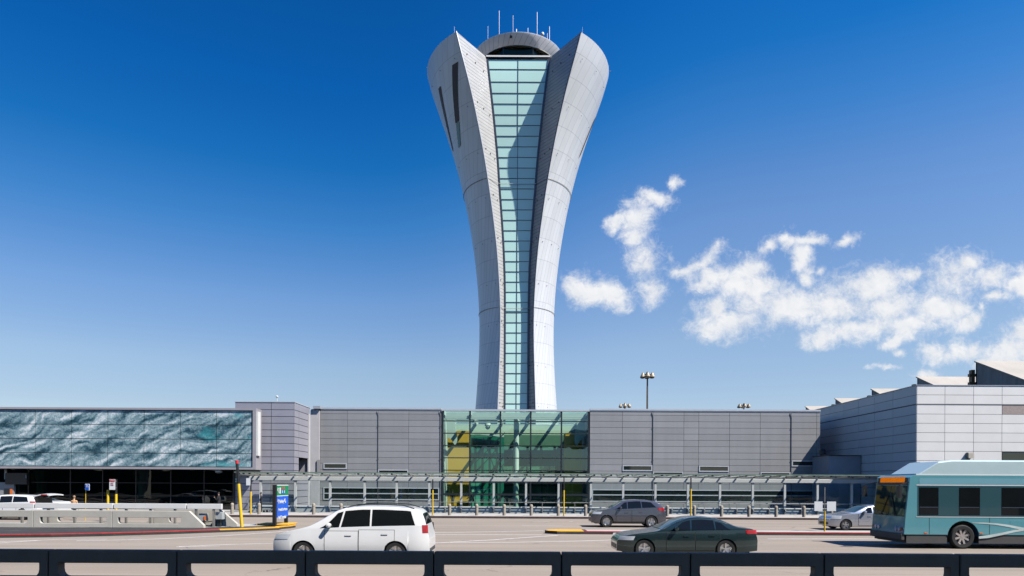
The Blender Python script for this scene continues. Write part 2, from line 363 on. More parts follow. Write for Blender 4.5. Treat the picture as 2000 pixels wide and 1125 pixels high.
# ------------------------------------------------------------------ ground, roads, kerbs, markings
def struct(name, mb, m, **k):
    o = mb.build(name, m, **k); o['kind'] = 'structure'; return o
def slab(pts, z0, z1, m, name):
    mb = MB(); mb.sheet([(p[0], p[1]) for p in pts], (), z1 - z0, lambda u, v, w: (u, v, z0 + w)); return struct(name, mb, m)
def strip(mb, pts, w, z):                            # painted line along a path of ground points
    pts = [Vector((p[0], p[1], 0)) for p in pts]; L = []; Rr = []
    for i, p in enumerate(pts):
        d = (pts[min(i+1, len(pts)-1)] - pts[max(i-1, 0)]).normalized(); n = Vector((-d.y, d.x, 0))
        L.append((p.x + n.x*w/2, p.y + n.y*w/2, z)); Rr.append((p.x - n.x*w/2, p.y - n.y*w/2, z))
    mb.grid([L, Rr], smooth=False)
g = MB(); g.add([(-2500,-1500,-.02),(2500,-1500,-.02),(2500,4000,-.02),(-2500,4000,-.02)], [(0,1,2,3)])
struct('ground', g, M['ground'])
r_ = MB(); r_.add([(-75,2,-.006),(75,2,-.006),(75,51.3,-.006),(-75,51.3,-.006)], [(0,1,2,3)])
struct('road', r_, M['asphalt_lane'])
KY = 51.25
p_ = MB(); p_.box(-75, 75, KY+.16, 66.5, -.05, .146); struct('pavement', p_, M['pave'])
k_ = MB(); k_.box(-160, 160, KY, KY+.16, -.05, .15); struct('kerb', k_, M['kerb'])
kr = MB(); kr.box(-160, X(440, KY), KY-.004, KY+.12, .153, .157); 
kr2 = MB(); kr2.box(X(440, KY), 160, KY-.004, KY+.10, .153, .157)
kr3 = MB(); kr3.box(X(-60, KY), X(368, KY), KY-.012, KY+.125, .02, .162); struct('kerb', kr3, M['yel_paint'])
struct('kerb', kr2, M['red_paint'])

# left island: kerb curving to a nose under the signs
fr = [ground(x, y, .15) for x, y in ((-260,1049),(-120,1046.5),(0,1044),(100,1043),(200,1041),(330,1037.5),(430,1034),(500,1031.5),(545,1029.5))]
fr = [Vector((-60, fr[0].y - 1.5, .15))] + fr
nose = [Vector((-12.9, 38.3, .15)), Vector((-12.65, 39.0, .15)), Vector((-12.6, 39.8, .15)), Vector((-12.9, 40.5, .15)), Vector((-13.6, 40.9, .15))]
outl = fr + nose + [Vector((-60, 40.9, .15))]
isl = MB(); isl.sheet([(p.x, p.y) for p in outl], (), .19, lambda a, b, w: (a, b, -.04 + w))
struct('traffic_island', isl, M['dark_asph'])
inner = [(-60, 36.35), (-24, 36.4), (-17, 36.9), (-14.2, 38.4), (-13.1, 39.9), (-13.8, 40.6), (-60, 40.6)]
isc = MB(); isc.sheet(inner, (), .004, lambda a, b, w: (a, b, .151 + w)); struct('island_pavement', isc, M['pave'])
def edge_band(mb, pts, wid, z0, z1):                 # painted band on the rim of a kerb: top and a little of the face
    rows = [[], [], []]
    for i, p in enumerate(pts):
        d = (pts[min(i+1, len(pts)-1)] - pts[max(i-1, 0)]); d.z = 0; d.normalize(); n = Vector((-d.y, d.x, 0))
        rows[0].append((p.x + n.x*wid, p.y + n.y*wid, z1)); rows[1].append((p.x - n.x*.005, p.y - n.y*.005, z1)); rows[2].append((p.x - n.x*.005, p.y - n.y*.005, z0))
    mb.grid(rows, smooth=False)
rb = MB(); edge_band(rb, fr[:8], .16, .118, .158); struct('kerb_marking', rb, M['red_paint'])
yb = MB(); edge_band(yb, fr[7:] + nose, .32, .105, .160); struct('kerb_marking', yb, M['yel_paint'])
ynose = MB(); ynose.box(-14.6, -12.75, 38.95, 40.6, .165, .235); struct('kerb_marking', ynose, M['yel_paint'], bevel=.03)
# right island
d0, d1 = 35.5, 37.0
x0 = X(1066, d0)
ro = [(70, d1), (x0+.7, d1), (x0+.2, d1-.3), (x0, d1-.75), (x0+.15, d0+.3), (x0+.6, d0), (70, d0)]
ri = MB(); ri.sheet(ro, (), .19, lambda a, b, w: (a, b, -.04 + w)); struct('traffic_island', ri, M['kerb'])
rc = MB(); rc.box(x0+2.2, 70, d0+.18, d1-.12, .152, .156); struct('island_pavement', rc, M['pave'])
yn = MB(); yn.sheet([(x0+2.0, d1-.02), (x0+.7, d1-.02), (x0+.22, d1-.3), (x0+.02, d1-.75), (x0+.17, d0+.3), (x0+.6, d0-.004), (x0+2.0, d0-.004)], (), .03, lambda a, b, w: (a, b, .128 + w)); struct('kerb_marking', yn, M['yel_paint'])
rr2 = MB(); rr2.box(x0+2.01, 70, d0-.006, d0+.15, .112, .158); struct('kerb_marking', rr2, M['red_paint'])
# painted lines
def line(px, w=.12, z=.0):
    mb = MB(); strip(mb, [ground(a, b) for a, b in px], w, z); struct('lane_marking', mb, M['white_paint'])
line([(-60,1064.5),(0,1060.5),(80,1055.2)], .14)
line([(-100,1061),(30,1057),(120,1053.4),(210,1053)], .12)
line([(150,1056.3),(300,1053),(440,1046),(520,1040.5),(580,1036)], .14)
line([(350,1067.3),(450,1063.2),(560,1060.5),(700,1056.5)], .13)
line([(345,1068),(380,1067.6),(430,1066.6)], .10)
line([(760,1041.5),(900,1039.5),(1062,1036.6)], .13)
line([(760,1044.2),(880,1044),(1058,1044.6)], .12)
line([(700,1066),(850,1060.5),(960,1054.5),(1090,1045.5)], .14)
line([(880,1059.5),(1000,1059),(1120,1057),(1180,1055),(1300,1051),(1420,1050)], .13)
line([(1500,1052.5),(1620,1052.4),(1750,1052.6),(2100,1054.5)], .16)
line([(1020,1026.6),(1063,1026.9),(1100,1027.3)], .10)
line([(1040,1018.9),(1074,1019)], .10); line([(1112,1018.5),(1120,1018.6)], .12)
line([(1700,1081),(2100,1082.6)], .14)
line([(-100,1086),(600,1093),(1500,1101),(2100,1106)], .13)
# ------------------------------------------------------------------ cladding helper
def clad(mb, us, zs, place, gap=.05, t=.05, skip=()):
    # panels between successive cuts; place(u, z, out) gives the point
    for i in range(len(us)-1):
        for j in range(len(zs)-1):
            if any(us[i] < b and us[i+1] > a and zs[j] < d and zs[j+1] > c for a, b, c, d in skip): continue
            a, b, c, d = us[i]+gap/2, us[i+1]-gap/2, zs[j]+gap/2, zs[j+1]-gap/2
            vs = [place(u, z, o) for o in (0, t) for u, z in ((a, c), (b, c), (b, d), (a, d))]
            mb.add(vs, [(0,1,2,3),(4,5,6,7),(0,1,5,4),(1,2,6,5),(2,3,7,6),(3,0,4,7)])
DF = 66.0                                            # distance of the terminal front
front = lambda d: (lambda u, z, o: (u, d - o, z))

def framed_window(parent, x0, x1, z0, z1, d, mid=None, fr=.10):
    # light frame standing proud of the panels, dark pane as sub-part
    mb = MB(); y0, y1 = d - .11, d - .02
    mb.box(x0, x1, y0, y1, z1-fr, z1); mb.box(x0, x1, y0, y1, z0, z0+fr)
    mb.box(x0, x0+fr, y0+.002, y1, z0+fr, z1-fr); mb.box(x1-fr, x1, y0+.002, y1, z0+fr, z1-fr)
    if mid: mb.box(x0+fr, x1-fr, y0+.002, y1, mid-.05, mid+.05)
    w = mb.build('window', M['cap2'], parent)
    part_of(w, w); ABS[w.name] = ABS[parent.name]
    g = MB(); g.box(x0+fr, x1-fr, d-.072, d-.03, z0+fr, z1-fr)
    g.build('pane', M['pane'], w)
    return w
M['cap2'] = mat('window_frame', (0.55, 0.56, 0.58), 0.4, metal=0.2, var=0.05)

M['downpipe'] = mat('downpipe_grey', (.10, .10, .11), .5, var=.1)
def downpipe(parent, x, d, z0, z1, jog=.12):
    mb = MB(); mb.tube([(x-jog, d-.02, z1), (x-jog, d-.09, z1-.1), (x, d-.09, z1-.45), (x, d-.09, z0)], .03, 8)
    for z in (z1-1.5, (z0+z1)/2, z0+1.2): mb.box(x-.06, x+.06, d-.13, d-.03, z-.03, z+.03)
    mb.build('downpipe', M['downpipe'], parent)

zrow = [9.71, 9.29] + [9.29 - .6*i for i in range(1, 16)]
zrow = sorted([z for z in zrow if z > .3] + [.2])
def grey_wing(label, px_cuts, wins, pipes, capx):
    us = [X(p, DF) for p in px_cuts]
    t = thing('panel_clad_building', ((us[0]+us[-1])/2, DF, .15), label, 'building')
    wl = MB(); wl.box(us[0]+.02, us[-1]-.02, DF+.0, DF+18, .15, 9.72); wl.build('wall', M['backing'], t)
    cl = MB(); clad(cl, us, zrow, front(DF), gap=.028); cl.build('cladding', M['panel'], t)
    cp = MB(); cp.box(us[0]-.0, us[-1]+.0, DF-.12, DF+.35, 9.74, 9.90); cp.build('parapet', M['cap2'], t)
    gt = MB(); gt.box(us[0], us[-1], DF-.09, DF-.04, 9.66, 9.735); gt.build('gutter', M['white'], t)
    for (a, b, y0, y1, m) in wins:
        w = framed_window(t, X(a, DF), X(b, DF), Z((a+b)/2, y1, DF), Z((a+b)/2, y0, DF), DF, mid=(Z((a+b)/2, m, DF) if m else None))
    for p in pipes: downpipe(t, X(p, DF), DF, .3, 9.6)
    return t
lw = grey_wing('grey panelled terminal wing between the lilac block and the glass atrium', (625, 678.5, 738, 798, 861.5),
    [(632, 677.5, 904.5, 916, None), (738.5, 797.5, 917, 928, None), (632, 858, 952, 976.5, 964)], (738.5, 860), None)
rw = grey_wing('long grey panelled terminal wing from the glass atrium to the pale building', (1151.5, 1215, 1274.5, 1335, 1364, 1424, 1484, 1544.5, 1594, 1601),
    [(1215.5, 1273.5, 908.5, 920, None), (1275, 1334, 921, 932, None), (1364.5, 1423, 909.5, 921.5, None), (1484.5, 1543, 922, 933, None), (1545.5, 1589, 899.5, 911, None), (1156, 1590, 956.5, 981, 967.5)], (1274.5, 1544.5), None)

# ------------------------------------------------------------------ glass atrium
ax0, ax1 = X(863.5, DF), X(1149.5, DF)
AT = thing('glass_atrium', ((ax0+ax1)/2, DF, .15), 'green glazed entrance atrium below the control tower', 'atrium')
vx = [X(p, DF) for p in (864.5, 917.2, 976.7, 1036, 1096, 1149)]
zt = 9.62
hz = [Z(1007, y, DF) for y in (822.8, 846.8, 870.8, 894.8, 919)] + [Z(1007, 919, DF) - 1.187*i for i in range(1, 3)] + [Z(1007, 965, DF)]
hz = [z for z in hz if z > .5]
mb = MB()
for x in vx: mb.box(x-.07, x+.07, DF-.10, DF+.12, .15, zt)
mb.build('mullion', M['frame_dk'], AT)
mb = MB()
zz = sorted(set([round(z, 3) for z in hz]))
for z in zz:
    for a, b in zip(vx[:-1], vx[1:]): mb.box(a+.07, b-.07, DF-.085, DF+.10, z-.045, z+.045)
mb.build('transom', M['frame_dk'], AT)
gl = MB(); gl.add([(vx[0], DF, .2), (vx[-1], DF, .2), (vx[-1], DF, zt), (vx[0], DF, zt)], [(0,1,2,3)]); gl.build('front_glass', M['glass_atrium'], AT)
cp = MB(); cp.box(ax0-.05, ax1+.05, DF-.16, DF+.2, zt, zt+.16); cp.build('roof_edge', M['cap2'], AT)
rg = MB(); rg.add([(ax0, DF+.2, zt+.10), (ax1, DF+.2, zt+.10), (ax1, DF+15, zt+.10), (ax0, DF+15, zt+.10)], [(0,1,2,3)]); rg.build('roof_glass', M['glass_roof'], AT)
for i, x in enumerate(vx):
    r = MB(); r.box(x-.09, x+.09, DF+.21, DF+15, zt-.30, zt+.06); r.build('roof_beam', M['white'], AT)
for y in (DF+1.6, DF+4.4, DF+7.5, DF+11):
    r = MB(); r.box(ax0+.1, ax1-.1, y-.09, y+.09, zt-.42, zt-.31); r.build('purlin', M['white'], AT)
fl = MB(); fl.box(ax0, ax1, DF+.13, DF+15, .146, .16); fl.build('floor', M['int_floor'], AT)
# clerestory band, back wall, ochre walls
cb = MB(); cb.box(X(868, 68.2), X(1143, 68.2), 68.2, 68.5, Z(1007, 818.5, 68.2), Z(1007, 806.5, 68.2)); cb.build('light_beam', M['offwhite'], AT)
bw = MB(); bw.box(ax0, ax1, 78.0, 78.3, 8.2, 9.4); bw.build('back_wall', M['pale_wall'], AT)
b2 = MB(); b2.box(ax0, ax1, 79.5, 79.7, .16, 9.4); b2.build('inner_wall', mat('deep_green_wall', (0.09, 0.24, 0.17), 0.6, var=0.3, scale=.5), AT)
for k in range(9):
    b3 = MB(); xk = ax0 + (ax1-ax0)*(k+.5)/9; b3.box(xk-.05, xk+.05, 79.38, 79.49, .17, 8.1); b3.build('glazing_bar', M['frame_dk'], AT)
for zk_ in (2.4, 4.2, 6.0):
    b3 = MB(); b3.box(ax0+.1, ax1-.1, 79.25, 79.37, zk_-.05, zk_+.05); b3.build('glazing_bar', M['frame_dk'], AT)
b3 = MB(); b3.box(X(990, 77), X(1104, 77), 76.6, 78.9, 3.3, 3.6); b3.build('gallery_floor', M['offwhite'], AT)
b3 = MB(); b3.box(X(990, 76.5), X(1104, 76.5), 76.5, 76.55, 3.61, 4.6); b3.build('balustrade', M['glass_screen'], AT)
for (p0, p1, yt, d) in ((862, 915.5, 842, 71.5), (1104, 1137, 845, 68.6)):
    o = MB(); o.box(X(p0, d), X(p1, d), d, d+2.2, .16, Z(1007, yt, d)); o.build('ochre_pier', M['ochre'], AT)
sw = MB(); sw.box(ax0-.12, ax0-.02, DF+.2, DF+15, .16, zt-.45); sw.build('side_wall', M['offwhite'], AT)
sw = MB(); sw.box(ax1+.02, ax1+.12, DF+.2, DF+15, .16, zt-.45); sw.build('side_wall', M['offwhite'], AT)
# hung white brackets left and right
for s, pa in ((1, 872), (-1, 1142)):
    b = MB(); xa = X(pa, 68); q = [(0, 9.0), (s*.75, 9.0), (s*1.05, 7.3), (s*1.05, 6.7), (s*.85, 6.35), (s*.55, 6.9), (s*.1, 7.2)]
    b.sheet([(xa + u, z) for u, z in q], (), .35, lambda u, z, w: (u, 67.6 + w, z)); b.build('bracket', M['offwhite'], AT)
# round column with collars
cx = X(1008, 69)
cm = MB(); cm.lathe([(.27, .16), (.27, 9.2)], (cx, 69, 0), n=20); c_ = cm.build('column', M['white'], AT)
# gantry in dark green glass with bracing
ga = MB(); ga.box(X(920, 75), X(984, 75), 75.0, 77.6, .16, 7.75); ga.build('inner_glass_box', mat('green_glazing', (0.02, 0.20, 0.13), 0.08, var=.3, scale=.4, spec=.6), AT)
gb = MB(); gb.bar((X(926, 74.6), 74.6, Z(926, 846, 74.6)), (X(984, 74.6), 74.6, Z(984, 852, 74.6)), .3, .2); gb.build('light_beam', M['white'], AT)
for (p, q) in (((927, 905), (986, 845)), ((944, 855), (969, 925)), ((962, 865), (985, 925)), ((928, 925), (978, 868)), ((960, 935), (1002, 885))):
    s_ = MB(); s_.bar(at(*p, 73.6), at(*q, 73.6), .10, .10); s_.build('brace', M['frame_dk'], AT)
for xp in (930, 944, 958, 972):
    s_ = MB(); s_.box(X(xp, 74.9)-.03, X(xp, 74.9)+.03, 74.88, 74.95, .16, 7.6); s_.build('glazing_bar', M['frame_dk'], AT)
bal = MB(); bal.box(X(985, 76), X(1105, 76), 75.6, 77.5, Z(1040, 871, 76), Z(1040, 850, 76)); bal.build('balcony', mat('balcony_green', (0.12, 0.22, 0.14), 0.6), AT)
# entrance doors
for p0, p1 in ((919.5, 928.5), (929.5, 938)):
    d_ = MB(); x0_, x1_ = X(p0, 70.6), X(p1, 70.6)
    d_.box(x0_, x1_, 70.6, 70.66, .17, 2.75); dd = d_.build('door', mat('door_green', (0.12, 0.42, 0.30), 0.3), AT)
    ABS[dd.name] = ABS[AT.name]
    h_ = MB(); h_.box((x0_+x1_)/2-.13, (x0_+x1_)/2+.13, 70.55, 70.59, 1.75, 2.2); h_.build('door_light', mat('door_pane', (0.35, 0.75, 0.55), 0.2), dd)
# dome camera and pendant
dm = MB(); dm.lathe([(.0, .25), (.26, .22), (.30, .0), (.20, -.12), (.26, -.16), (.16, -.34), (0, -.42)], (X(952, 67.2), 67.2, Z(952, 831, 67.2)), n=16); dm.build('dome_camera', M['white'], AT)

# ------------------------------------------------------------------ control tower
TX, TY = 0.52, 95.0
TW = thing('control_tower', (TX, TY, 0), 'tall flared silver control tower with teal glass strip', 'tower')
TAB = [(0,6.6,.383,1.49),(3,6.28,.406,1.49),(6,6.1,.419,1.49),(9,5.93,.433,1.49),(12,5.73,.447,1.49),(15,5.51,.448,1.49),(18,5.32,.445,1.50),(21,5.19,.440,1.50),(24,5.16,.437,1.51),(27,5.25,.442,1.52),
       (30,5.45,.458,1.57),(33,5.77,.475,1.68),(36,6.19,.501,1.85),(39,6.71,.528,2.07),(42,7.33,.550,2.31),(45,8.06,.570,2.52),(48,8.91,.589,2.80),(51,9.88,.606,3.11),(54,10.94,.625,3.46),(57,11.97,.651,3.82),(59,12.54,.668,4.05)]
def smooth_tab(k):
    zs = [r[0] for r in TAB]; vs = [r[k] for r in TAB]
    def f(z):
        z = min(max(z, 0), 59)
        i = max(0, min(len(zs)-2, next((n for n in range(len(zs)-1) if zs[n+1] >= z), len(zs)-2)))
        x0_, x1_ = zs[i], zs[i+1]; t = (z-x0_)/(x1_-x0_); h = x1_-x0_
        m = lambda n: (vs[min(n+1, len(vs)-1)]-vs[max(n-1, 0)])/(zs[min(n+1, len(zs)-1)]-zs[max(n-1, 0)])
        a, b = m(i)*h, m(i+1)*h
        return (2*t**3-3*t*t+1)*vs[i]+(t**3-2*t*t+t)*a+(-2*t**3+3*t*t)*vs[i+1]+(t**3-t*t)*b
    return f
tR, tP, tW = smooth_tab(1), smooth_tab(2), smooth_tab(3)
def tG(z):                                           # how far the glass stands in front of the axis
    edge = tR(z)*math.cos(tP(z)); cw = tR(z)*math.sin(tP(z)) - tW(z)
    return edge - 1.23*cw
ZTOP = 59.0
zs = [ZTOP*i/88 for i in range(89)]
rows = []
for z in zs:
    p0 = tP(z); r = tR(z)
    rows.append([(r*math.sin(p), -r*math.cos(p), z) for p in [p0 + (2*math.pi-2*p0)*k/96 for k in range(97)]])
TWIST = .031
m, t = new_mat('tower_shell')
tc = t.node('ShaderNodeTexCoord').outputs['Object']; sx = t.node('ShaderNodeSeparateXYZ', {0: tc})
ang = t.math('ARCTAN2', sx.outputs[0], t.math('MULTIPLY', sx.outputs[1], -1.0))
uu = t.math('MULTIPLY', t.math('SUBTRACT', ang, t.math('MULTIPLY', sx.outputs[2], TWIST)), 60/(2*math.pi))
uu = t.math('ADD', uu, 200.0)
vv = t.math('DIVIDE', t.math('ADD', sx.outputs[2], .35), 2.72)
rad = t.math('SQRT', t.math('ADD', t.math('MULTIPLY', sx.outputs[0], sx.outputs[0]), t.math('MULTIPLY', sx.outputs[1], sx.outputs[1])))
def seam(t, val, width):                             # 1 on the seam
    fr = t.math('FRACT', val); d = t.math('MINIMUM', fr, t.math('SUBTRACT', 1.0, fr))
    return t.math('LESS_THAN', d, width)
su = seam(t, uu, t.math('DIVIDE', 0.26, rad)); sv = seam(t, vv, .012)
fl_ = t.node('ShaderNodeCombineXYZ', {0: t.math('FLOOR', uu), 1: t.math('FLOOR', vv), 2: 0.0}).outputs[0]
wn = t.node('ShaderNodeTexWhiteNoise', {'Vector': fl_}, noise_dimensions='2D').outputs['Value']
tone = t.node('ShaderNodeMapRange', {'Value': wn, 'To Min': .955, 'To Max': 1.045}).outputs[0]
nz = t.node('ShaderNodeTexNoise', {'Vector': t.node('ShaderNodeMapping', {'Vector': tc, 'Scale': (1.2, 1.2, .15)}).outputs[0], 'Scale': 1.0, 'Detail': 5.0}).outputs['Fac']
tone = t.math('MULTIPLY', tone, t.node('ShaderNodeMapRange', {'Value': nz, 'From Min': .3, 'From Max': .7, 'To Min': .975, 'To Max': 1.025}).outputs[0])
base = t.node('ShaderNodeVectorMath', {0: (0.67, 0.665, 0.655), 'Scale': tone}, operation='SCALE').outputs[0]
base = t.mix(t.math('MULTIPLY', su, .30), base, (0.10, 0.11, 0.13)); base = t.mix(t.math('MULTIPLY', sv, .34), base, (0.10, 0.11, 0.13))
b = t.node('ShaderNodeBsdfPrincipled', {'Base Color': base, 'Roughness': 0.42, 'Metallic': 0.22})
t.l.new(b.outputs[0], t.node('ShaderNodeOutputMaterial').inputs[0]); M['tower_shell'] = m
sh = MB(); sh.grid(rows); sh.build('shell', m, TW, world=False)
# cheeks of the notch, horizontal siding
def siding_mat(name, col, pitch, dark, depth=.4):
    m, t = new_mat(name)
    tc = t.node('ShaderNodeTexCoord').outputs['Object']; s_ = t.node('ShaderNodeSeparateXYZ', {0: tc})
    fr = t.math('FRACT', t.math('DIVIDE', s_.outputs[2], pitch))
    ln = t.node('ShaderNodeMapRange', {'Value': fr, 'From Min': .74, 'From Max': .84}).outputs[0]
    nz = t.node('ShaderNodeTexNoise', {'Vector': tc, 'Scale': .8, 'Detail': 5.0}).outputs['Fac']
    tone = t.node('ShaderNodeMapRange', {'Value': nz, 'From Min': .3, 'From Max': .7, 'To Min': .93, 'To Max': 1.07}).outputs[0]
    base = t.node('ShaderNodeVectorMath', {0: col, 'Scale': tone}, operation='SCALE').outputs[0]
    base = t.mix(t.math('MULTIPLY', ln, depth), base, dark)
    b = t.node('ShaderNodeBsdfPrincipled', {'Base Color': base, 'Roughness': 0.45, 'Metallic': 0.15})
    t.l.new(t.node('ShaderNodeBump', {'Height': t.math('SUBTRACT', 1.0, ln), 'Strength': .5, 'Distance': .03}).outputs[0], b.inputs['Normal'])
    t.l.new(b.outputs[0], t.node('ShaderNodeOutputMaterial').inputs[0]); return m
M['siding'] = siding_mat('tower_siding', (0.48, 0.475, 0.465), .46, (0.12, 0.12, 0.13), .5)
for s in (-1, 1):
    rws = []
    for z in zs:
        r, p, w, gq = tR(z), tP(z), tW(z), tG(z)
        a = Vector((s*r*math.sin(p), -r*math.cos(p), z)); b_ = Vector((s*(w+.16), -gq, z if z < 58.6 else 58.6+(z-58.6)*.2))
        rws.append([a.lerp(b_, k/6) for k in range(7)])
    c = MB(); c.grid(rws); c.build('notch_wall', M['siding'], TW, world=False)
    e = MB(); e.tube([(s*tR(z)*math.sin(tP(z)), -tR(z)*math.cos(tP(z))-.02, z) for z in zs[::2]], .085, 6); e.build('edge_trim', M['cap'] if s < 0 else M['frame_bl'], TW, world=False)
    e = MB()
    rws = []
    for z in zs[:-1]:
        w, gq = tW(z), tG(z)
        rws.append([(s*(w-.06), -gq-.13, z), (s*(w+.17), -gq-.13, z), (s*(w+.17), -gq+.05, z), (s*(w-.06), -gq+.05, z)])
    e.grid(rws, smooth=False, close=True); e.build('glass_frame', M['frame_bl'], TW, world=False)
# glass strip
gz = [58.55, 57.05, 55.4, 53.95]
while gz[-1] > 1.4: gz.append(gz[-1]-1.355)
m, t = new_mat('tower_glass')
tc = t.node('ShaderNodeTexCoord').outputs['Object']; s_ = t.node('ShaderNodeSeparateXYZ', {0: tc})
pn = t.node('ShaderNodeCombineXYZ', {0: t.math('FLOOR', s_.outputs[0]), 1: t.math('FLOOR', t.math('DIVIDE', t.math('SUBTRACT', s_.outputs[2], 53.95-1.355*60), 1.355)), 2: 0.0}).outputs[0]
pn = t.node('ShaderNodeCombineXYZ', {0: t.math('GREATER_THAN', s_.outputs[0], 0.0), 1: t.math('FLOOR', t.math('DIVIDE', t.math('SUBTRACT', s_.outputs[2], 53.95-1.355*60), 1.355)), 2: 0.0}).outputs[0]
wn = t.node('ShaderNodeTexWhiteNoise', {'Vector': pn}, noise_dimensions='2D').outputs['Value']
tone = t.node('ShaderNodeMapRange', {'Value': wn, 'To Min': .93, 'To Max': 1.07}).outputs[0]
base = t.node('ShaderNodeVectorMath', {0: (0.58, 0.84, 0.75), 'Scale': tone}, operation='SCALE').outputs[0]
b = t.node('ShaderNodeBsdfPrincipled', {'Base Color': base, 'Roughness': 0.16, 'Specular IOR Level': .5, 'Coat Weight': .4, 'Coat Roughness': .02})
t.l.new(b.outputs[0], t.node('ShaderNodeOutputMaterial').inputs[0])
gm = MB(); gm.grid([[(-tW(z), -tG(z), z), (0, -tG(z), z), (tW(z), -tG(z), z)] for z in zs if z <= 58.6], smooth=True); gm.build('glass_strip', m, TW, world=False)
mm = MB()
for z in gz:
    w, gq = tW(z), tG(z); mm.box(-w+.08, w-.08, -gq-.06, -gq-.0, z-.027, z+.027)
mm.build('transom', M['frame_bl'], TW, world=False)
vm = MB(); vm.grid([[(-.028, -tG(z)-.07, z), (.028, -tG(z)-.07, z), (.028, -tG(z)+.02, z), (-.028, -tG(z)+.02, z)] for z in zs if z <= 58.6], smooth=False, close=True); vm.build('mullion', M['frame_bl'], TW, world=False)
# top deck, ledge
zc = 58.3; r = tR(zc); p0 = tP(zc)
ring = [(r*.995*math.sin(p), -r*.995*math.cos(p)) for p in [p0 + (2*math.pi-2*p0)*k/64 for k in range(65)]]
ring = [(-tW(zc)-.1, -tG(zc)+.02)][::-1] + [(tW(zc)+.1, -tG(zc)+.02)] + ring
dk = MB(); dk.sheet(ring, (), .12, lambda a, b, w: (a, b, zc-.2+w)); dk.build('deck', M['cap'], TW, world=False)
lg = MB(); w = tW(58.6); lg.box(-w-.2, w+.2, -tG(58.6)-.2, -tG(58.6)+.35, 58.6, 58.80); lg.build('ledge', M['white'], TW, world=False)
# control cab
cabn = 8
def ngon(r, z, n=8, off=0): return [(r*math.sin(2*math.pi*(k+.5)/n+off), -r*math.cos(2*math.pi*(k+.5)/n+off), z) for k in range(n)]
cg = MB(); cg.grid([ngon(5.0, 58.2), ngon(5.15, 60.15)], smooth=False, close=True)
cgl = cg.build('cab_window', M['cab_glass'] if 'cab_glass' in M else mat('cab_glass', (0.008, 0.02, 0.016), .05, spec=.25), TW, world=False)
ABS[cgl.name] = Vector()
for q, s2 in zip(ngon(5.03, 58.2), ngon(5.18, 60.15)): fm = MB(); fm.bar(q, s2, .12); fm.build('glazing_bar', M['frame_dk'], cgl, world=False)
sf = MB(); sf.lathe([(4.3, 60.30), (5.15, 60.22), (5.38, 60.20), (5.38, 60.34), (5.15, 60.36)], n=64); sf.build('soffit', mat('beige_soffit', (0.52, 0.50, 0.40), .6), TW, world=False)
m, t = new_mat('visor_metal')
tc = t.node('ShaderNodeTexCoord').outputs['Object']; sx = t.node('ShaderNodeSeparateXYZ', {0: tc})
ang = t.math('ARCTAN2', sx.outputs[0], t.math('MULTIPLY', sx.outputs[1], -1.0))
su = seam(t, t.math('ADD', t.math('MULTIPLY', t.math('SUBTRACT', ang, t.math('MULTIPLY', sx.outputs[2], .10)), 48/(2*math.pi)), 90.0), .035)
base = t.mix(t.math('MULTIPLY', su, .6), (0.66, 0.66, 0.68), (0.10, 0.10, 0.12))
b = t.node('ShaderNodeBsdfPrincipled', {'Base Color': base, 'Roughness': 0.42, 'Metallic': 0.3}); t.l.new(b.outputs[0], t.node('ShaderNodeOutputMaterial').inputs[0])
vs_ = MB(); vs_.lathe([(5.30, 60.26), (5.36, 60.24), (6.18, 61.30), (6.20, 61.42), (6.0, 61.46), (0.0, 61.5)], n=96); vs_.build('visor', m, TW, world=False)
vh = MB(); vh.box(-.14, .14, -.10, .10, -.14, .14)
for v_ in range(len(vh.v)):
    x_, y_, z_ = vh.v[v_]; vh.v[v_] = (x_-.95, y_-5.85, z_+61.02)
vh.build('vent', M['frame_dk'], TW, world=False)
# dark slots in the lobes
def patch(mb, quad, nu=4, nv=14, off=.06):
    rws = []
    for i in range(nv+1):
        s = i/nv; rw_ = []
        for k in range(nu+1):
            u_ = k/nu
            a = [quad[0][j]*(1-u_)+quad[1][j]*u_ for j in (0, 1)]; b = [quad[3][j]*(1-u_)+quad[2][j]*u_ for j in (0, 1)]
            p, z = a[0]*(1-s)+b[0]*s, a[1]*(1-s)+b[1]*s; r = tR(z)+off
            rw_.append((r*math.sin(p), -r*math.cos(p), z))
        rws.append(rw_)
    mb.grid(rws)
M['slot'] = mat('slot_louvre', (0.045, 0.035, 0.035), .6, var=.1)
for q in ([(-.808,55.87),(-.714,55.87),(-.926,50.05),(-1.028,50.05)], [(-1.196,55.12),(-1.122,55.06),(-1.375,47.9),(-1.41,48.4)], [(1.50,52.9),(1.60,54.2),(1.36,47.6),(1.298,46.8)]):
    b_ = MB(); patch(b_, q); b_.build('slot_window', M['slot'], TW, world=False)
b_ = MB(); patch(b_, [(-1.018,49.98),(-.928,49.98),(-1.036,47.5),(-1.122,47.37)]); b_.build('slot_window', mat('slot_teal', (0.03, 0.20, 0.19), .15), TW, world=False)
M['conductor'] = mat('conductor_grey', (.60, .58, .54), .5)
# lightning conductor rings
for zq in (42.35, 26.0):
    pts = []
    for k in range(25): p = -1.9 + (1.9-tP(zq))*k/24; pts.append(((tR(zq)+.06)*math.sin(p), -(tR(zq)+.06)*math.cos(p), zq))
    pts += [(-tW(zq), -tG(zq)-.16, zq), (tW(zq), -tG(zq)-.16, zq)]
    for k in range(25): p = tP(zq) + (1.9-tP(zq))*k/24; pts.append(((tR(zq)+.06)*math.sin(p), -(tR(zq)+.06)*math.cos(p), zq))
    c = MB(); c.tube(pts, .03, 6); c.build('conductor', M['conductor'], TW, world=False)
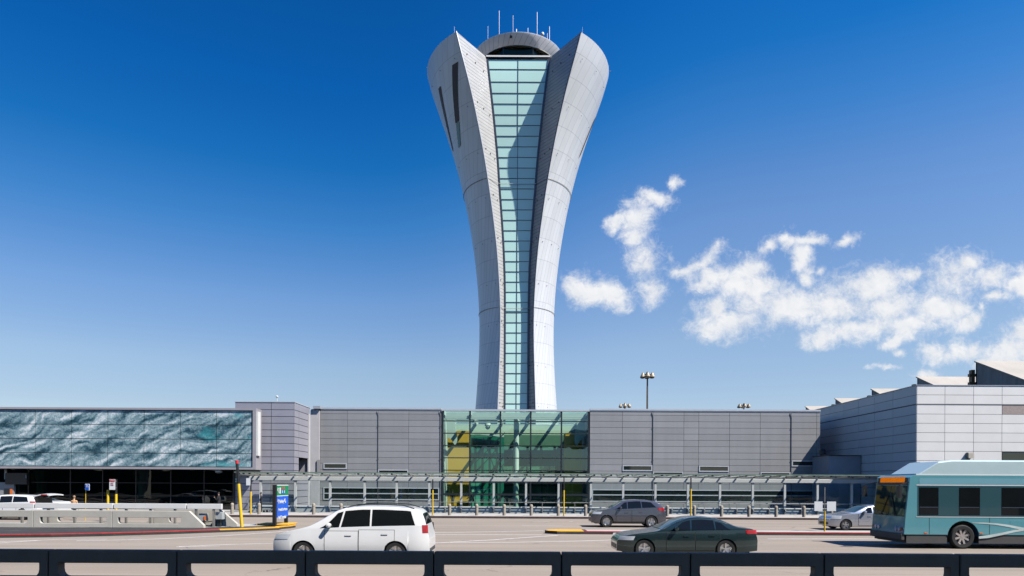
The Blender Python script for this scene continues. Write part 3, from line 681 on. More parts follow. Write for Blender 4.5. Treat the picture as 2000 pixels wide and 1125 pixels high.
# anchor studs on shell and notch walls
st = MB()
for zq in [58-2.72*.5-2.72*k*2 for k in range(9)]:
    for dp in (.10, .38, .70):
        for s in (-1, 1):
            p = tP(zq)+dp
            if zq < 30 and dp == .70: continue
            r = tR(zq)+.02; c = Vector((s*r*math.sin(p), -r*math.cos(p), zq-.3)); st.box(c.x-.035, c.x+.035, c.y-.035, c.y+.035, c.z-.04, c.z+.04)
    for k_ in (.2, .5, .8) if zq > 45 else (.3, .7):
        for s in (-1, 1):
            a = Vector((s*tR(zq)*math.sin(tP(zq)), -tR(zq)*math.cos(tP(zq)), zq)); b_ = Vector((s*tW(zq), -tG(zq), zq)); c = a.lerp(b_, k_)
            st.box(c.x-.05, c.x+.05, c.y-.07, c.y+.03, c.z-.06+(.5-k_), c.z+.06+(.5-k_))
st.build('anchor_studs', M['lampbrown'], TW, world=False, kind='stuff')
# masts and rods
def mast(px, y0, y1, d, r0=.05, r1=.03, name='antenna', ball=None):
    r0, r1 = r0*.65, r1*.65
    a, b = at(px, y1, d), at(px, y0, d); mb = MB(); a.z = min(a.z, 61.45) if name == 'antenna' else a.z
    mid = a.lerp(b, .25); mb.tube([a, mid, mid, b], [r0, r0, r1, r1], 6)
    if ball: mb.lathe([(0, -.25), (.2, -.15), (.25, 0), (.2, .15), (0, .25)], at(px, ball, d), n=10)
    mb.build(name, M['white'] if ball else M['cap'], TW)
for a in ((953, 51, 77, 92), (975, 21, 68, 93, .13, .05), (1002, 30, 63, 93, .07, .04), (1031, 55, 64, 93, .09, .07), (1049, 24, 68, 92.5, .16, .07), (1069, 65, 78, 92, .05, .05), (1073, 52, 79, 92, .11, .08)): mast(*a)
mast(1059.5, 64, 72, 92.5, .05, .05, ball=66.5); mast(1008.5, 57, 63, 93, .12, .12)
mast(887.5, 52, 66, 87, .03, .02, 'lightning_rod'); mast(1137.5, 53, 66, 87, .03, .02, 'lightning_rod')
for px, y in ((838, 132), (1188.5, 139)):
    a = at(px, y, 94.4); mb = MB(); s = -1 if px < 1000 else 1
    mb.tube([a + Vector((-s*.3, 0, 0)), a + Vector((s*.35, 0, 0))], .03, 5); mb.tube([a, a + Vector((0, 0, .85))], .025, 5); mb.build('lightning_rod', M['cap'], TW)

# ------------------------------------------------------------------ lilac block and mural building
BX0, BX1, BD = X(458.5, 61.2), -19.5, 61.2
BL = thing('stair_block', ((BX0+BX1)/2, BD, .15), 'plain lilac grey panelled block beside the wave mural', 'building')
zb = [Z(515, y, BD) for y in (800.2, 813.4, 826.5, 839.6, 852.7, 865.9, 879, 892.2, 905.3, 918.5)]
zb = sorted([Z(515, 785.3, BD)] + zb + [zb[-1]-.6*k for k in range(1, 6)]); zb = [z for z in zb if z > .3]; zb = [.17] + zb
us = [BX0, X(529.5, BD), BX1-.06]
mb = MB(); mb.box(BX0+.01, BX1-.07, BD+.0, 62.5, .15, zb[-1]-.02); mb.box(BX0+.01, BX1-1.2, 62.5, 65.9, .15, zb[-1]-.02)
mb.box(BX1-1.2, BX1-.07, 62.5, 65.9, 5.0, zb[-1]-.02); mb.box(BX1-1.2, BX1-.07, 62.5, 65.9, .15, 3.0); mb.build('wall', M['backing'], BL)
mb = MB(); clad(mb, us, zb, front(BD)); mb.build('cladding', M['panel_lt'], BL)
mb = MB(); clad(mb, [BD-.05, 62.45, 65.75], zb, lambda u, z, o: (BX1-.07+o, u, z), skip=[(62.5, 65.5, 3.2, 4.9)]); mb.build('side_cladding', M['panel_lt'], BL)
mb = MB(); mb.box(BX1-1.19, BX1-1.1, 62.5, 65.5, 3.0, 5.0); mb.box(BX1-1.19, BX1-.06, 65.5, 65.72, 3.0, 5.0); mb.build('recess_back', mat('recess_panel', (.30, .285, .30), .6, var=.05), BL)
mb = MB(); mb.box(BX0-.02, BX1+.02, BD-.09, BD+.3, zb[-1]-.02, zb[-1]+.05); mb.box(BX1-.3, BX1+.02, BD+.3, 65.95, zb[-1]-.02, zb[-1]+.05); mb.build('parapet', M['cap2'], BL)
mb = MB(); mb.box(BX1-.06, BX1+.04, 65.3, 65.72, .15, zb[-1]-.6); mb.box(BX1+.06, X(624, 65.9), 65.74, 66.2, .15, 9.7); mb.build('pilaster', M['pilaster'], BL)
mb = MB(); mb.box(X(611, 65.6), X(625, 65.6), 65.5, 66.3, 9.72, 9.98); mb.build('cap_box', M['cap'], BL)
mb = MB(); mb.box(X(619, 65.65), X(624, 65.65), 65.62, 65.69, Z(620, 925, 65.6), Z(620, 898, 65.6)); mb.build('louvre', M['panel'], BL)
mb = MB(); a = at(541, 784, 62); mb.tube([a, a + Vector((0, 0, .35))], .03, 6); mb.lathe([(0, .35), (.12, .4), (.12, .5), (0, .55)], a, n=8); mb.build('roof_beacon', M['white'], BL)

MD = 60.0
ML = thing('mural_building', (X(250, MD), MD, .15), 'long low terminal wing with ocean wave mural above dark glass', 'building')
mx = [X(p, MD) for p in (-427.5, -356.6, -285.7, -214.8, -143.9, -73, -2.1, 68.8, 139.6, 210.4, 281.2, 352, 422.8, 493.2)]
mz = [Z(250, y, MD) for y in (911.2, 885, 857.2, 829.3, 801.2)]
m, t = new_mat('wave_mural')
tc = t.node('ShaderNodeTexCoord').outputs['Object']
sxyz = t.node('ShaderNodeSeparateXYZ', {0: tc}); mx_, mz_ = sxyz.outputs[0], sxyz.outputs[2]
wp = t.node('ShaderNodeTexNoise', {'Vector': t.node('ShaderNodeCombineXYZ', {0: mx_, 1: mz_, 2: 0.0}).outputs[0], 'Scale': .25, 'Detail': 3.0}).outputs['Fac']
th = R(21)
al = t.math('ADD', t.math('MULTIPLY', mx_, math.cos(th)), t.math('MULTIPLY', mz_, math.sin(th)))
ac = t.math('ADD', t.math('MULTIPLY', mx_, -math.sin(th)), t.math('MULTIPLY', mz_, math.cos(th)))
ac = t.math('ADD', ac, t.math('MULTIPLY', t.math('SUBTRACT', wp, .5), 3.0))
def ridge(off): return t.node('ShaderNodeTexNoise', {'Vector': t.node('ShaderNodeCombineXYZ', {0: t.math('MULTIPLY', al, .27), 1: t.math('MULTIPLY', t.math('ADD', ac, off), .98), 2: 0.0}).outputs[0], 'Scale': 1.0, 'Detail': 5.5, 'Roughness': .55, 'Distortion': .25}).outputs['Fac']
n_a, n_b = ridge(0.0), ridge(.28)
w2 = t.node('ShaderNodeTexNoise', {'Vector': t.node('ShaderNodeMapping', {'Vector': tc, 'Scale': (1, 0, 1)}).outputs[0], 'Scale': .22, 'Detail': 3.0}).outputs['Fac']
w3 = t.node('ShaderNodeTexVoronoi', {'Vector': t.node('ShaderNodeMapping', {'Vector': tc, 'Scale': (1, 0, 1)}).outputs[0], 'Scale': 9.0}).outputs['Color']
w3 = t.node('ShaderNodeSeparateColor', {0: w3}).outputs[0]
val = t.math('ADD', .57, t.math('MULTIPLY', t.math('SUBTRACT', n_a, n_b), 1.55))
val = t.math('ADD', val, t.math('MULTIPLY', t.math('SUBTRACT', n_a, .5), .75))
val = t.math('ADD', val, t.math('MULTIPLY', t.math('SUBTRACT', w3, .5), .22))
val = t.math('ADD', val, t.math('MULTIPLY', t.math('SUBTRACT', w2, .45), .5))
rp = t.n.new('ShaderNodeValToRGB'); t.l.new(val, rp.inputs[0]); e = rp.color_ramp.elements
e[0].position = .22; e[0].color = (.012, .045, .065, 1); e[1].position = .95; e[1].color = (.72, .75, .75, 1)
for pos, c in ((.38, (.05, .12, .15, 1)), (.52, (.16, .25, .28, 1)), (.70, (.30, .41, .43, 1))): q = e.new(pos); q.color = c
w4 = t.node('ShaderNodeTexNoise', {'Vector': t.node('ShaderNodeMapping', {'Vector': tc, 'Scale': (.28, 0, .9), 'Location': (3.3, 0, 1.1)}).outputs[0], 'Scale': .8, 'Detail': 4.0}).outputs['Fac']
gx = t.node('ShaderNodeMapRange', {'Value': t.node('ShaderNodeSeparateXYZ', {0: tc}).outputs[0], 'From Min': -5.0, 'From Max': 11.0, 'To Min': 0.0, 'To Max': .13}).outputs[0]
tq = t.node('ShaderNodeMapRange', {'Value': t.math('ADD', w4, gx), 'From Min': .655, 'From Max': .80}).outputs[0]
col = t.mix(t.math('MULTIPLY', tq, .75), rp.outputs[0], (.06, .42, .44))
b = t.node('ShaderNodeBsdfPrincipled', {'Base Color': col, 'Roughness': .35}); t.l.new(b.outputs[0], t.node('ShaderNodeOutputMaterial').inputs[0])
mb = MB(); clad(mb, mx, sorted(mz), front(MD), gap=.055); mb.build('mural', m, ML)
xr = mx[-1]
mb = MB(); mb.box(mx[0], xr, MD+.005, MD+1.2, mz[0], mz[-1]); mb.build('mural_backing', mat('bronze_joint', (.10, .075, .06), .6), ML)
mb = MB(); mb.box(mx[0]-.2, xr+.34, MD-.16, MD+1.3, mz[-1]+.03, mz[-1]+.21); mb.box(mx[0]-.2, xr+.34, MD-.16, MD+1.3, mz[0]-.22, mz[0]-.03)
mb.box(xr+.05, xr+.34, MD-.158, MD+1.25, mz[0]-.03, mz[-1]+.03); mb.build('mural_frame', mat('frame_lilac', (.40, .375, .39), .4, metal=.2, var=.05), ML)
mb = MB(); mb.box(xr+.345, xr+.50, MD-.1, MD+.5, Z(498, 890, MD), Z(498, 804, MD)); mb.build('end_fin', M['white'], ML)
gd = 61.0; zg = mz[0]-.22
gxs = [X(p, gd) for p in (-420, -352, -284, -216, -148, -80, -12, 56, 138, 201, 266, 334, 399, 456)]
mb = MB(); mb.add([(gxs[0], gd, .15), (gxs[-1], gd, .15), (gxs[-1], gd, zg), (gxs[0], gd, zg)], [(0,1,2,3)]); mb.build('shop_glass', M['glass_dark'], ML)
mb = MB()
for x in gxs: mb.box(x-.035, x+.035, gd-.06, gd+.1, .15, zg)
for a, b_ in zip(gxs[:-1], gxs[1:]):
    for z in (Z(250, 943, gd), Z(250, 968, gd)): mb.box(a+.035, b_-.035, gd-.05, gd+.09, z-.025, z+.025)
mb.build('glazing_bar', M['black'], ML)
mb = MB(); mb.box(gxs[0], gxs[-1]+.05, 71, 71.2, .15, zg+.8); mb.box(gxs[0], gxs[-1], gd+.12, 71, .147, .16); mb.build('interior', M['int_dark'], ML)
mb = MB(); mb.box(gxs[0]-.2, gxs[-1]+.1, MD+1.31, 72, zg+.02, mz[-1]+.05); mb.build('wall', M['panel_lt'], ML)
mb = MB(); mb.box(gxs[-1]+.03, gxs[-1]+.10, gd-.02, 71, .15, zg); mb.build('end_wall', M['black'], ML)
for px in (82, 275):
    mb = MB(); mb.lathe([(.42, .16), (.42, 2.6), (.75, zg)], (X(px, 64), 64, 0), n=16); mb.build('column', mat('green_column', (.20, .34, .26), .6), ML)
mb = MB(); mb.lathe([(.0, .3), (.12, .28), (.12, .16), (.28, .1), (.30, -.05), (.2, -.14), (0, -.17)], (X(427, 60.4), 60.4, Z(427, 921, 60.4)), n=14); mb.build('dome_camera', M['white'], ML)
mb = MB(); mb.box(X(9, gd-.2), X(13.5, gd-.2), gd-.25, gd-.15, Z(11, 936, gd), zg); mb.build('hanger', M['offwhite'], ML)
mb = MB(); mb.box(X(14, gd-.2), X(56, gd-.2), gd-.45, gd-.08, Z(35, 946, gd), Z(35, 924, gd)); sb = mb.build('door_sign', M['black'], ML)
ABS[sb.name] = ABS[ML.name]
text_mesh('lettering', '1', .42, M['sign_w'], sb, (X(48.5, gd-.45), gd-.46, Z(50, 934, gd)), (R(90), 0, 0))
mb = MB(); mb.box(X(-6, gd-.3), X(28, gd-.3), gd-.35, gd-.1, .16, Z(10, 942, gd)); kb = mb.build('door_panel', M['panel'], ML)
ABS[kb.name] = ABS[ML.name]
mb = MB(); mb.box(X(8, gd-.4), X(19, gd-.4), gd-.40, gd-.36, Z(15, 968, gd), Z(15, 954.5, gd)); mb.build('poster', M['frame_dk'], kb)
mb = MB(); mb.box(X(19.3, gd-.4), X(24, gd-.4), gd-.40, gd-.36, Z(20, 968, gd), Z(20, 954.5, gd)); mb.build('poster', M['orange'], kb)

# ------------------------------------------------------------------ pale building on the right
WX, WD, WT = 31.98, 54.1, Z(1788, 753, 54.1)
PB = thing('pale_building', (WX+14, WD, .0), 'pale panelled building with saw-tooth roof at the right edge', 'building')
xs = [WX+.05] + [X(p, WD) for p in (1844, 1900, 1955.5, 2011.5, 2067.5, 2123.5, 2179.5, 2235.5, 2291.5, 2347, 2403)]
zp = [Z(1844, y, WD) for y in (771.5, 790, 808.9, 827, 845.2, 863.3, 881.4, 899.6)]
zp = sorted([WT] + zp + [zp[-1]-.735*k for k in range(1, 6)]); zp = [.16] + [z for z in zp if z > .5]
mb = MB(); mb.box(WX+.07, xs[-1]-.05, WD, 118, .0, WT-.02); mb.build('wall', M['pale_back'], PB)
bz0, bz1 = Z(1956, 809, WD), Z(1956, 790.5, WD)
mb = MB(); clad(mb, xs, zp, front(WD), gap=.028, skip=[(xs[3]+.1, xs[5]-.1, bz0+.1, bz1-.1), (xs[3]+.1, xs[6]-.1, Z(1956, 899, WD)+.05, Z(1956, 882, WD)-.05)])
mb.build('front_cladding', M['panel_wh'], PB)
mb = MB(); ys = [WD-.05, 57.4, 60.3, 63.1, 65.9, 68.8, 71.7, 74.6, 77.5, 80.4, 83.3, 86.2, 89.1, 92, 95, 98, 101]
clad(mb, ys, zp, lambda u, z, o: (WX+.07-o, u, z), gap=.035); mb.build('side_cladding', M['panel_wh'], PB)
mb = MB(); zth = Z(1844, 790, WD); mb.box(WX-.012, xs[-1], WD-.062, WD-.045, zth-.045, zth+.045); mb.box(WX+.008, WX+.03, WD-.06, 101, zth-.045, zth+.045); mb.build('seam_strip', M['backing'], PB)
mb = MB(); mb.box(xs[3]+.03, xs[5]-.03, WD-.045, WD-.01, zp[-4]+.03 if False else bz0, bz1-.05); mb.build('brown_panel', M['brown'], PB)
wz0, wz1 = Z(1956, 900, WD), Z(1956, 884, WD)
mb = MB(); mb.box(xs[3]+.05, xs[6], WD-.04, WD-.01, wz0, wz1); mb.build('window', M['pane'], PB)
mb = MB(); mb.box(WX-.03, xs[-1], WD-.09, WD+.3, WT, WT+.05); mb.box(WX-.03, WX+.3, WD+.3, 118, WT, WT+.05); mb.build('parapet', M['cap'], PB)
mb = MB()
x0_, x1_ = X(1888, WD-.2), X(1898.5, WD-.2)
for k in range(4):
    z = Z(1893, 893-2.4*k, WD); mb.box(x0_, x1_, WD-.42, WD-.06, z-.09 + .0, z)
mb.box(x0_+.03, x1_-.03, WD-.35, WD-.055, Z(1893, 893.5, WD), Z(1893, 884, WD)); mb.build('wall_vent', mat('vent_beige', (.58, .52, .42), .5), PB)
# saw-tooth roof monitors: ridge along x, north glazing behind
SX, SZ, SP = 42.0, 2.6+.2706*42.0, 8.96
for i in range(5):
    d = 61.9 + SP*i; zb_ = WT-.1; dn_ = d - (SZ-zb_)*7.9/(13.96-10.56)
    m1 = MB(); m1.add([(SX-.15, d, SZ), (SX-.15, dn_, zb_), (95, dn_, zb_), (95, d, SZ), (SX-.15, d, SZ-.12), (SX-.15, dn_, zb_-.12), (95, dn_, zb_-.12), (95, d, SZ-.12)], [(0,1,2,3),(4,5,6,7),(0,1,5,4),(3,2,6,7),(0,3,7,4)]); rf = m1.build('roof_monitor', M['roofpale'], PB)
    ABS[rf.name] = ABS[PB.name]
    m1 = MB(); m1.add([(SX, d-.02, SZ-.13), (SX, dn_+.1, zb_-.13), (SX, d-.02, zb_-.3)], [(0,1,2)]); m1.add([(SX+.1, d-.02, SZ-.13), (SX+.1, dn_+.1, zb_-.13), (SX+.1, d-.02, zb_-.3)], [(0,1,2)])
    m1.build('gable', M['gable'], rf)
    m1 = MB(); m1.box(SX, 95, d-.15, d, zb_-.2, SZ-.13); m1.build('north_light', M['frame_dk'], rf)
    m1 = MB(); m1.box(SX-.35, SX-.05, d+.02, d+.4, zb_, SZ-.8)
    for k in range(3): m1.box(SX-.5, SX+.1, d+.05, d+.35, zb_+.6+.75*k, zb_+.85+.75*k)
    m1.build('downpipe', M['lampbrown'], rf)
AN = thing('annex', (30, 63, .15), 'low shaded annex in the corner beside the pale building', 'annex')
a0, a1 = X(1619, 62.5), WX-.06
mb = MB(); mb.box(a0, a1, 62.5, 68, .15, Z(1650, 890.5, 62.5)); mb.build('wall', mat('annex_panel', (.42, .43, .45), .5, var=.05), AN)
mb = MB(); mb.box(a0-.05, a1, 62.42, 68, Z(1650, 890.5, 62.5)+.001, Z(1650, 889, 62.5)); mb.build('coping', M['frame_dk'], AN)
mb = MB(); mb.lathe([(0, -.05), (.3, -.05), (.3, .3), (.2, .45), (0, .5)], (X(1606, 64), 64, Z(1606, 886, 64)), n=12); mb.build('vent_hood', M['black'], AN)

# ------------------------------------------------------------------ canopy, low wall, handrail
CD = 57.3
CA = thing('walkway_canopy', (0, CD, .15), 'white steel covered walkway with glass roof along the terminal', 'canopy')
posts = [509.4, 577, 645, 712.4, 775, 838.7, 901, 964.5, 1027.5, 1091, 1154, 1217, 1280, 1343.5, 1406, 1470, 1532.5, 1596.4, 1663, 1728, 1792]
bz0, bz1 = 2.78, 3.12
pl = MB()
px_ = [X(p, CD) for p in posts]
def post_mesh():
    mb = MB(); mb.box(-.085, .085, -.085, .085, .47, 2.63); mb.box(-.12, .12, -.12, .12, .15+.3, .47)
    # curved haunch into the beam and angled foot
    for s in (-1, 1): mb.sheet([(s*.085, 2.52), (s*.085, 2.62), (s*.20, 2.62), (s*.12, 2.59)], (), .12, lambda u, z, w: (u, -.06+w, z))
    mb.bar((0, -.02, .47), (0, .35, .0), .14, .12)
    return mb
first = None
for x in px_:
    if first is None:
        first = post_mesh().build('post', M['white'], CA, world=False); o = first
    else:
        o = first.copy(); COL.objects.link(o)
    o.location = (x, 0, 0.0)
xa, xb = X(487, CD), px_[-1]+1
mb = MB(); mb.box(xa, xb, CD-.16, CD+.16, bz0, bz1); mb.build('beam', M['white'], CA, bevel=.03)
def roof_z(y): return 3.43 + (3.22-3.43)*(y-54.7)/(60.4-54.7)
xg = [X(487, 55)]
allx = sorted(px_ + [(a+b)/2 for a, b in zip(px_[:-1], px_[1:])] + [xa+.1, (px_[0]+xa)/2])
rg = MB(); rg.add([(xa-.2, 54.7, roof_z(54.7)), (xb, 54.7, roof_z(54.7)), (xb, 60.4, roof_z(60.4)), (xa-.2, 60.4, roof_z(60.4))], [(0,1,2,3)]); rg.build('roof_glass', M['glass_canopy'], CA)
er = MB(); er.box(xa-.2, xb, 54.64, 54.70, roof_z(54.7)-.05, roof_z(54.7)+.035); er.build('roof_edge', mat('green_edge', (.16, .22, .17), .3), CA)
for i, x in enumerate(allx):
    r = MB(); r.bar((x, 54.9, roof_z(54.9)-.10), (x, 60.4, roof_z(60.4)-.10), .05, .12); r.bar((x, CD, bz1), (x, CD, roof_z(CD)-.16), .09); ro_ = r.build('rafter', M['steel'], CA)
    ABS[ro_.name] = ABS[CA.name]
    c = MB(); c.box(x-.06, x+.06, 54.75, 54.95, roof_z(54.8)-.15, roof_z(54.8)-.03); c.build('clamp', M['frame_dk'], ro_)
    c = MB(); c.box(x-.06, x+.06, 56.9, 57.1, roof_z(57)-.13, roof_z(57)-.05); c.build('clamp', M['frame_dk'], ro_)
bb = MB(); bb.box(xa, xb, 60.3, 60.5, 2.85, 3.1); bb.build('rear_beam', M['white'], CA)
sc = MB(); sc.add([(xa, 60.4, .3), (X(863, 60.4), 60.4, .3), (X(863, 60.4), 60.4, 2.85), (xa, 60.4, 2.85)], [(0,1,2,3)]); sc.add([(X(1150, 60.4), 60.4, .3), (xb, 60.4, .3), (xb, 60.4, 2.85), (X(1150, 60.4), 60.4, 2.85)], [(0,1,2,3)]); sc.build('glass_screen', M['glass_screen'], CA)

LWL = thing('bench_wall', (0, 57.6, .15), 'low pale wall with white ledge under the canopy', 'bench')
mb = MB(); mb.box(X(495, 57.9), xb, 57.42, 57.52, .15, .56); mb.build('panel', mat('pale_green_panel', (.52, .56, .52), .4, var=.06), LWL)
mb = MB(); mb.box(X(495, 57.5), xb, 57.36, 57.98, .565, .66); mb.build('ledge', M['white'], LWL, bevel=.02)
for x in allx[2:]:
    b_ = MB(); b_.sheet([(57.05, .50), (57.10, .55), (57.41, .55), (57.41, .15), (57.30, .15)], (), .07, lambda u, z, w: (x-.025+w, u, z)); b_.build('bracket', M['cap'], LWL)
HR = thing('handrail', (0, 57.1, .15), 'thin steel handrail with posts between the canopy posts', 'handrail')
mb = MB(); mb.tube([(X(650, 57.1), 57.1, 1.05), (xb, 57.1, 1.05)], .032, 8); mb.build('rail', M['steel'], HR)
for a, b_ in zip(px_[2:-1], px_[3:]):
    q = MB(); x = (a+b_)/2; q.tube([(x, 57.1, .15), (x, 57.1, 1.03)], .026, 6); q.build('stanchion', M['steel'], HR)

# ------------------------------------------------------------------ viaduct behind the camera (shades the near barrier, shows in the glass)
VI = thing('viaduct', (0, 3, 0), 'elevated concrete roadway behind the viewpoint', 'viaduct')
mb = MB(); mb.box(-140, 140, -3.5, 8.9, 9.9, 12.3); mb.build('deck', M['concrete'], VI)
for x in (-66, -44, -22, 22, 44, 66):
    mb = MB(); mb.box(x-.8, x+.8, -1.6, .2, 0, 9.9); mb.build('pier', M['concrete'], VI)
mb = MB(); mb.box(-140, 140, -34, -30, 0, 5.5); gg = thing('unseen_dark_garage', (0, -32, 0), 'low unseen parking building behind the viewpoint, coloured dark for its reflection', 'building'); mb.build('wall', M['dark_asph'], gg)  # unseen block added for the glass reflections, its shade put into the dark colour
# ------------------------------------------------------------------ bollards
ORD = ['first','second','third','fourth','fifth','sixth','seventh','eighth','ninth','tenth','eleventh','twelfth','thirteenth','fourteenth','fifteenth','sixteenth','seventeenth','eighteenth','nineteenth','twentieth','twenty-first','twenty-second']
bpx = [453.8, 506.4, 559.5, 613, 666.5, 878.4, 931.4, 984.9, 1037.9, 1090.6, 1144, 1197, 1250, 1303.5, 1356.3, 1409.5, 1463, 1516, 1570.3, 1624]
blab = {0:'beige bollard on the kerb at the end of the dark shop glass', 1:'beige bollard on the kerb beside the person in black with carts', 2:'beige bollard on the kerb behind the blue direction sign', 3:'beige bollard on the kerb left of the white van roof', 4:'beige bollard peeping over the windscreen end of the white van',
 5:'beige bollard right behind the white van, before the ochre pier', 6:'second bollard to the right of the white van', 7:'third bollard to the right of the white van, left of the white column', 8:'fourth bollard to the right of the white van', 9:'fifth bollard to the right of the white van, touching a yellow pole', 10:'bollard standing just left of the grey car nose',
 11:'bollard hidden behind the bonnet of the grey car', 12:'bollard hidden behind the rear door of the grey car', 13:'bollard touching the tail lamp of the grey car', 14:'bollard just right of the yellow pole behind the dark saloon', 15:'second bollard to the right of the pole behind the dark saloon', 16:'third bollard to the right of the pole behind the dark saloon', 17:'fourth bollard to the right of the pole behind the dark saloon', 18:'last bollard left of the white sign plates', 19:'bollard below the white sign plates near the silver car'}
def bollard_mb():
    mb = MB(); r = .125
    mb.lathe([(0, 0), (r, 0), (r, .66), (r+.012, .665), (r+.012, .70), (r, .705), (r, .78), (.105, .83), (.06, .865), (0, .875)], n=20); return mb
b0 = None
for i, p in enumerate(bpx):
    if b0 is None: b0 = bollard_mb().build('bollard', M['bollard']); o = b0
    else: o = b0.copy(); COL.objects.link(o)
    o.location = (X(p, 52.8), 52.8, .146)
    tag(o, blab[i], 'bollard', 'bollards along the kerb')

# ------------------------------------------------------------------ marker poles
def pole(px, d, ytop, ysplit, label, r=.05, base=.15, lean=0.0, ybase=None, cap=None):
    z1, zs_ = Z(px, ytop, d), Z(px, ysplit, d); x = X(px, d)
    t = thing('marker_pole', (x, d, base), label, 'pole', 'yellow and black marker poles')
    f = lambda z: (x + lean*(z-base), d, z)
    mb = MB(); mb.tube([f(base), f(zs_)], r, 10); mb.build('yellow_sleeve', M['yellow'], t)
    if z1 > zs_+.05:
        mb = MB(); mb.tube([f(zs_), f(z1)], r*.85, 10); mb.build('black_post', M['black'], t)
    if cap:
        mb = MB(); mb.tube([f(z1-cap), f(z1+.02)], r*1.05, 10); mb.build('cap', M['sign_r'], t)
    mb = MB(); mb.box(f(base)[0]-.10, f(base)[0]+.10, d-.10, d+.10, base-.004, base+.02); mb.build('base_plate', M['steel'], t)
    return t
pole(845.3, 52.3, 936, 957, 'yellow and black pole right behind the tail of the white van', .055)
pole(1101.5, 52.2, 931, 957.5, 'yellow and black pole before the right end of the glass atrium', .055)
pole(1349.5, 52.2, 933, 955, 'yellow and black pole behind the dark saloon', .06)
d = 37.3
tpx = 473
TP = pole(tpx, d, 900, 945, 'tall leaning yellow and black pole on the tip of the traffic island', .085, .15, lean=-.082, cap=.16)
SP_ = pole(490, 52.3, 936, 960, 'yellow and black pole with small white plate near the luggage carts', .06)
mb = MB(); mb.box(X(481, 52.2), X(489, 52.2), 52.18, 52.2, Z(485, 948, 52.2), Z(485, 934, 52.2)); mb.build('plate', M['sign_w'], SP_)
p1 = pole(211, 44.5, 957, 957, 'thick plain yellow post behind the barrier, left of the red topped notice', .075, 0)
p2 = pole(227, 44.5, 936, 965, 'thick yellow post carrying the red topped notice', .075, 0)
mb = MB(); x0_, x1_ = X(213.5, 44.3), X(224.8, 44.3); z0_, z1_ = Z(219, 956.5, 44.3), Z(219, 936, 44.3)
mb.box(x0_, x1_, 44.30, 44.32, z0_, z1_); sg = mb.build('notice', M['sign_w'], p2); ABS[sg.name] = ABS[p2.name]
mb = MB(); mb.box(x0_+.015, x1_-.015, 44.285, 44.298, z1_-.15, z1_-.02); mb.build('red_band', M['sign_r'], sg)
text_mesh('lettering', 'NO PARKING', .055, M['sign_w'], sg, ((x0_+x1_)/2, 44.28, z1_-.105), (R(90), 0, 0), 'CENTER')
text_mesh('lettering', 'ANY', .10, M['sign_r'], sg, ((x0_+x1_)/2, 44.28, z1_-.28), (R(90), 0, 0), 'CENTER')
text_mesh('lettering', 'TIME', .10, M['sign_r'], sg, ((x0_+x1_)/2, 44.28, z1_-.40), (R(90), 0, 0), 'CENTER')
mb = MB()
for z in (z1_-.12, z0_+.12): mb.box(x1_-.02, X(228.5, 44.4), 44.325, 44.36, z-.015, z+.015)
mb.build('bracket', M['steel'], p2)
# accessible parking sign
t = thing('parking_sign', (X(167.5, 45), 45, 0), 'blue and white wheelchair parking sign on thin post', 'sign')
mb = MB(); mb.tube([(X(167.5, 45), 45, 0), (X(167.5, 45), 45, Z(168, 946, 45))], .018, 6); mb.build('post', M['yellow'], t)
x0_, x1_, z0_, z1_ = X(166.2, 44.9), X(174.8, 44.9), Z(170, 957.8, 44.9), Z(170, 945.2, 44.9)
mb = MB(); mb.box(x0_, x1_, 44.90, 44.92, z0_, z1_); sg = mb.build('plate', M['sign_w'], t, bevel=.004); ABS[sg.name] = ABS[t.name]
mb = MB(); mb.box(x0_+.03, x1_-.03, 44.885, 44.898, z0_+.17, z1_-.03); mb.build('blue_field', M['sign_b'], sg)
mb = MB(); cxs, czs = (x0_+x1_)/2, z0_+.26                 # wheelchair symbol
mb.lathe([(.060, -.004), (.060, .004), (.045, .004), (.045, -.004), (.060, -.004)], (cxs+.005, 44.880, czs), 'y', 16)
mb.bar((cxs-.03, 44.880, czs+.11), (cxs-.02, 44.880, czs+.03), .022, .006); mb.bar((cxs-.02, 44.880, czs+.03), (cxs+.05, 44.880, czs+.02), .02, .006); mb.bar((cxs+.05, 44.880, czs+.02), (cxs+.075, 44.880, czs-.05), .02, .006)
mb.lathe([(0, -.004), (.018, -.004), (.018, .004), (0, .004)], (cxs-.03, 44.880, czs+.135), 'y', 10); mb.build('wheelchair_symbol', M['sign_w'], sg)
mb = MB(); mb.box(x0_+.03, x1_-.03, 44.885, 44.898, z0_+.03, z0_+.14); mb.build('blue_band', M['sign_b'], sg)
# green wall sign
t = thing('wall_sign', (X(461, 61), 61.1, 3), 'small green sign with white symbol on the lilac wall', 'sign')
x0_, x1_, z0_, z1_ = X(457, 61), X(466, 61), Z(461, 943.5, 61), Z(461, 932, 61)
mb = MB(); mb.box(x0_, x1_, 61.06, 61.12, z0_, z1_); mb.build('plate', M['sign_g'], t)
mb = MB(); mb.box((x0_+x1_)/2-.10, (x0_+x1_)/2+.10, 61.04, 61.058, z0_+.08, z0_+.22); mb.box((x0_+x1_)/2-.10, (x0_+x1_)/2+.10, 61.04, 61.058, z0_+.29, z0_+.43); mb.build('symbol', M['sign_w'], t)

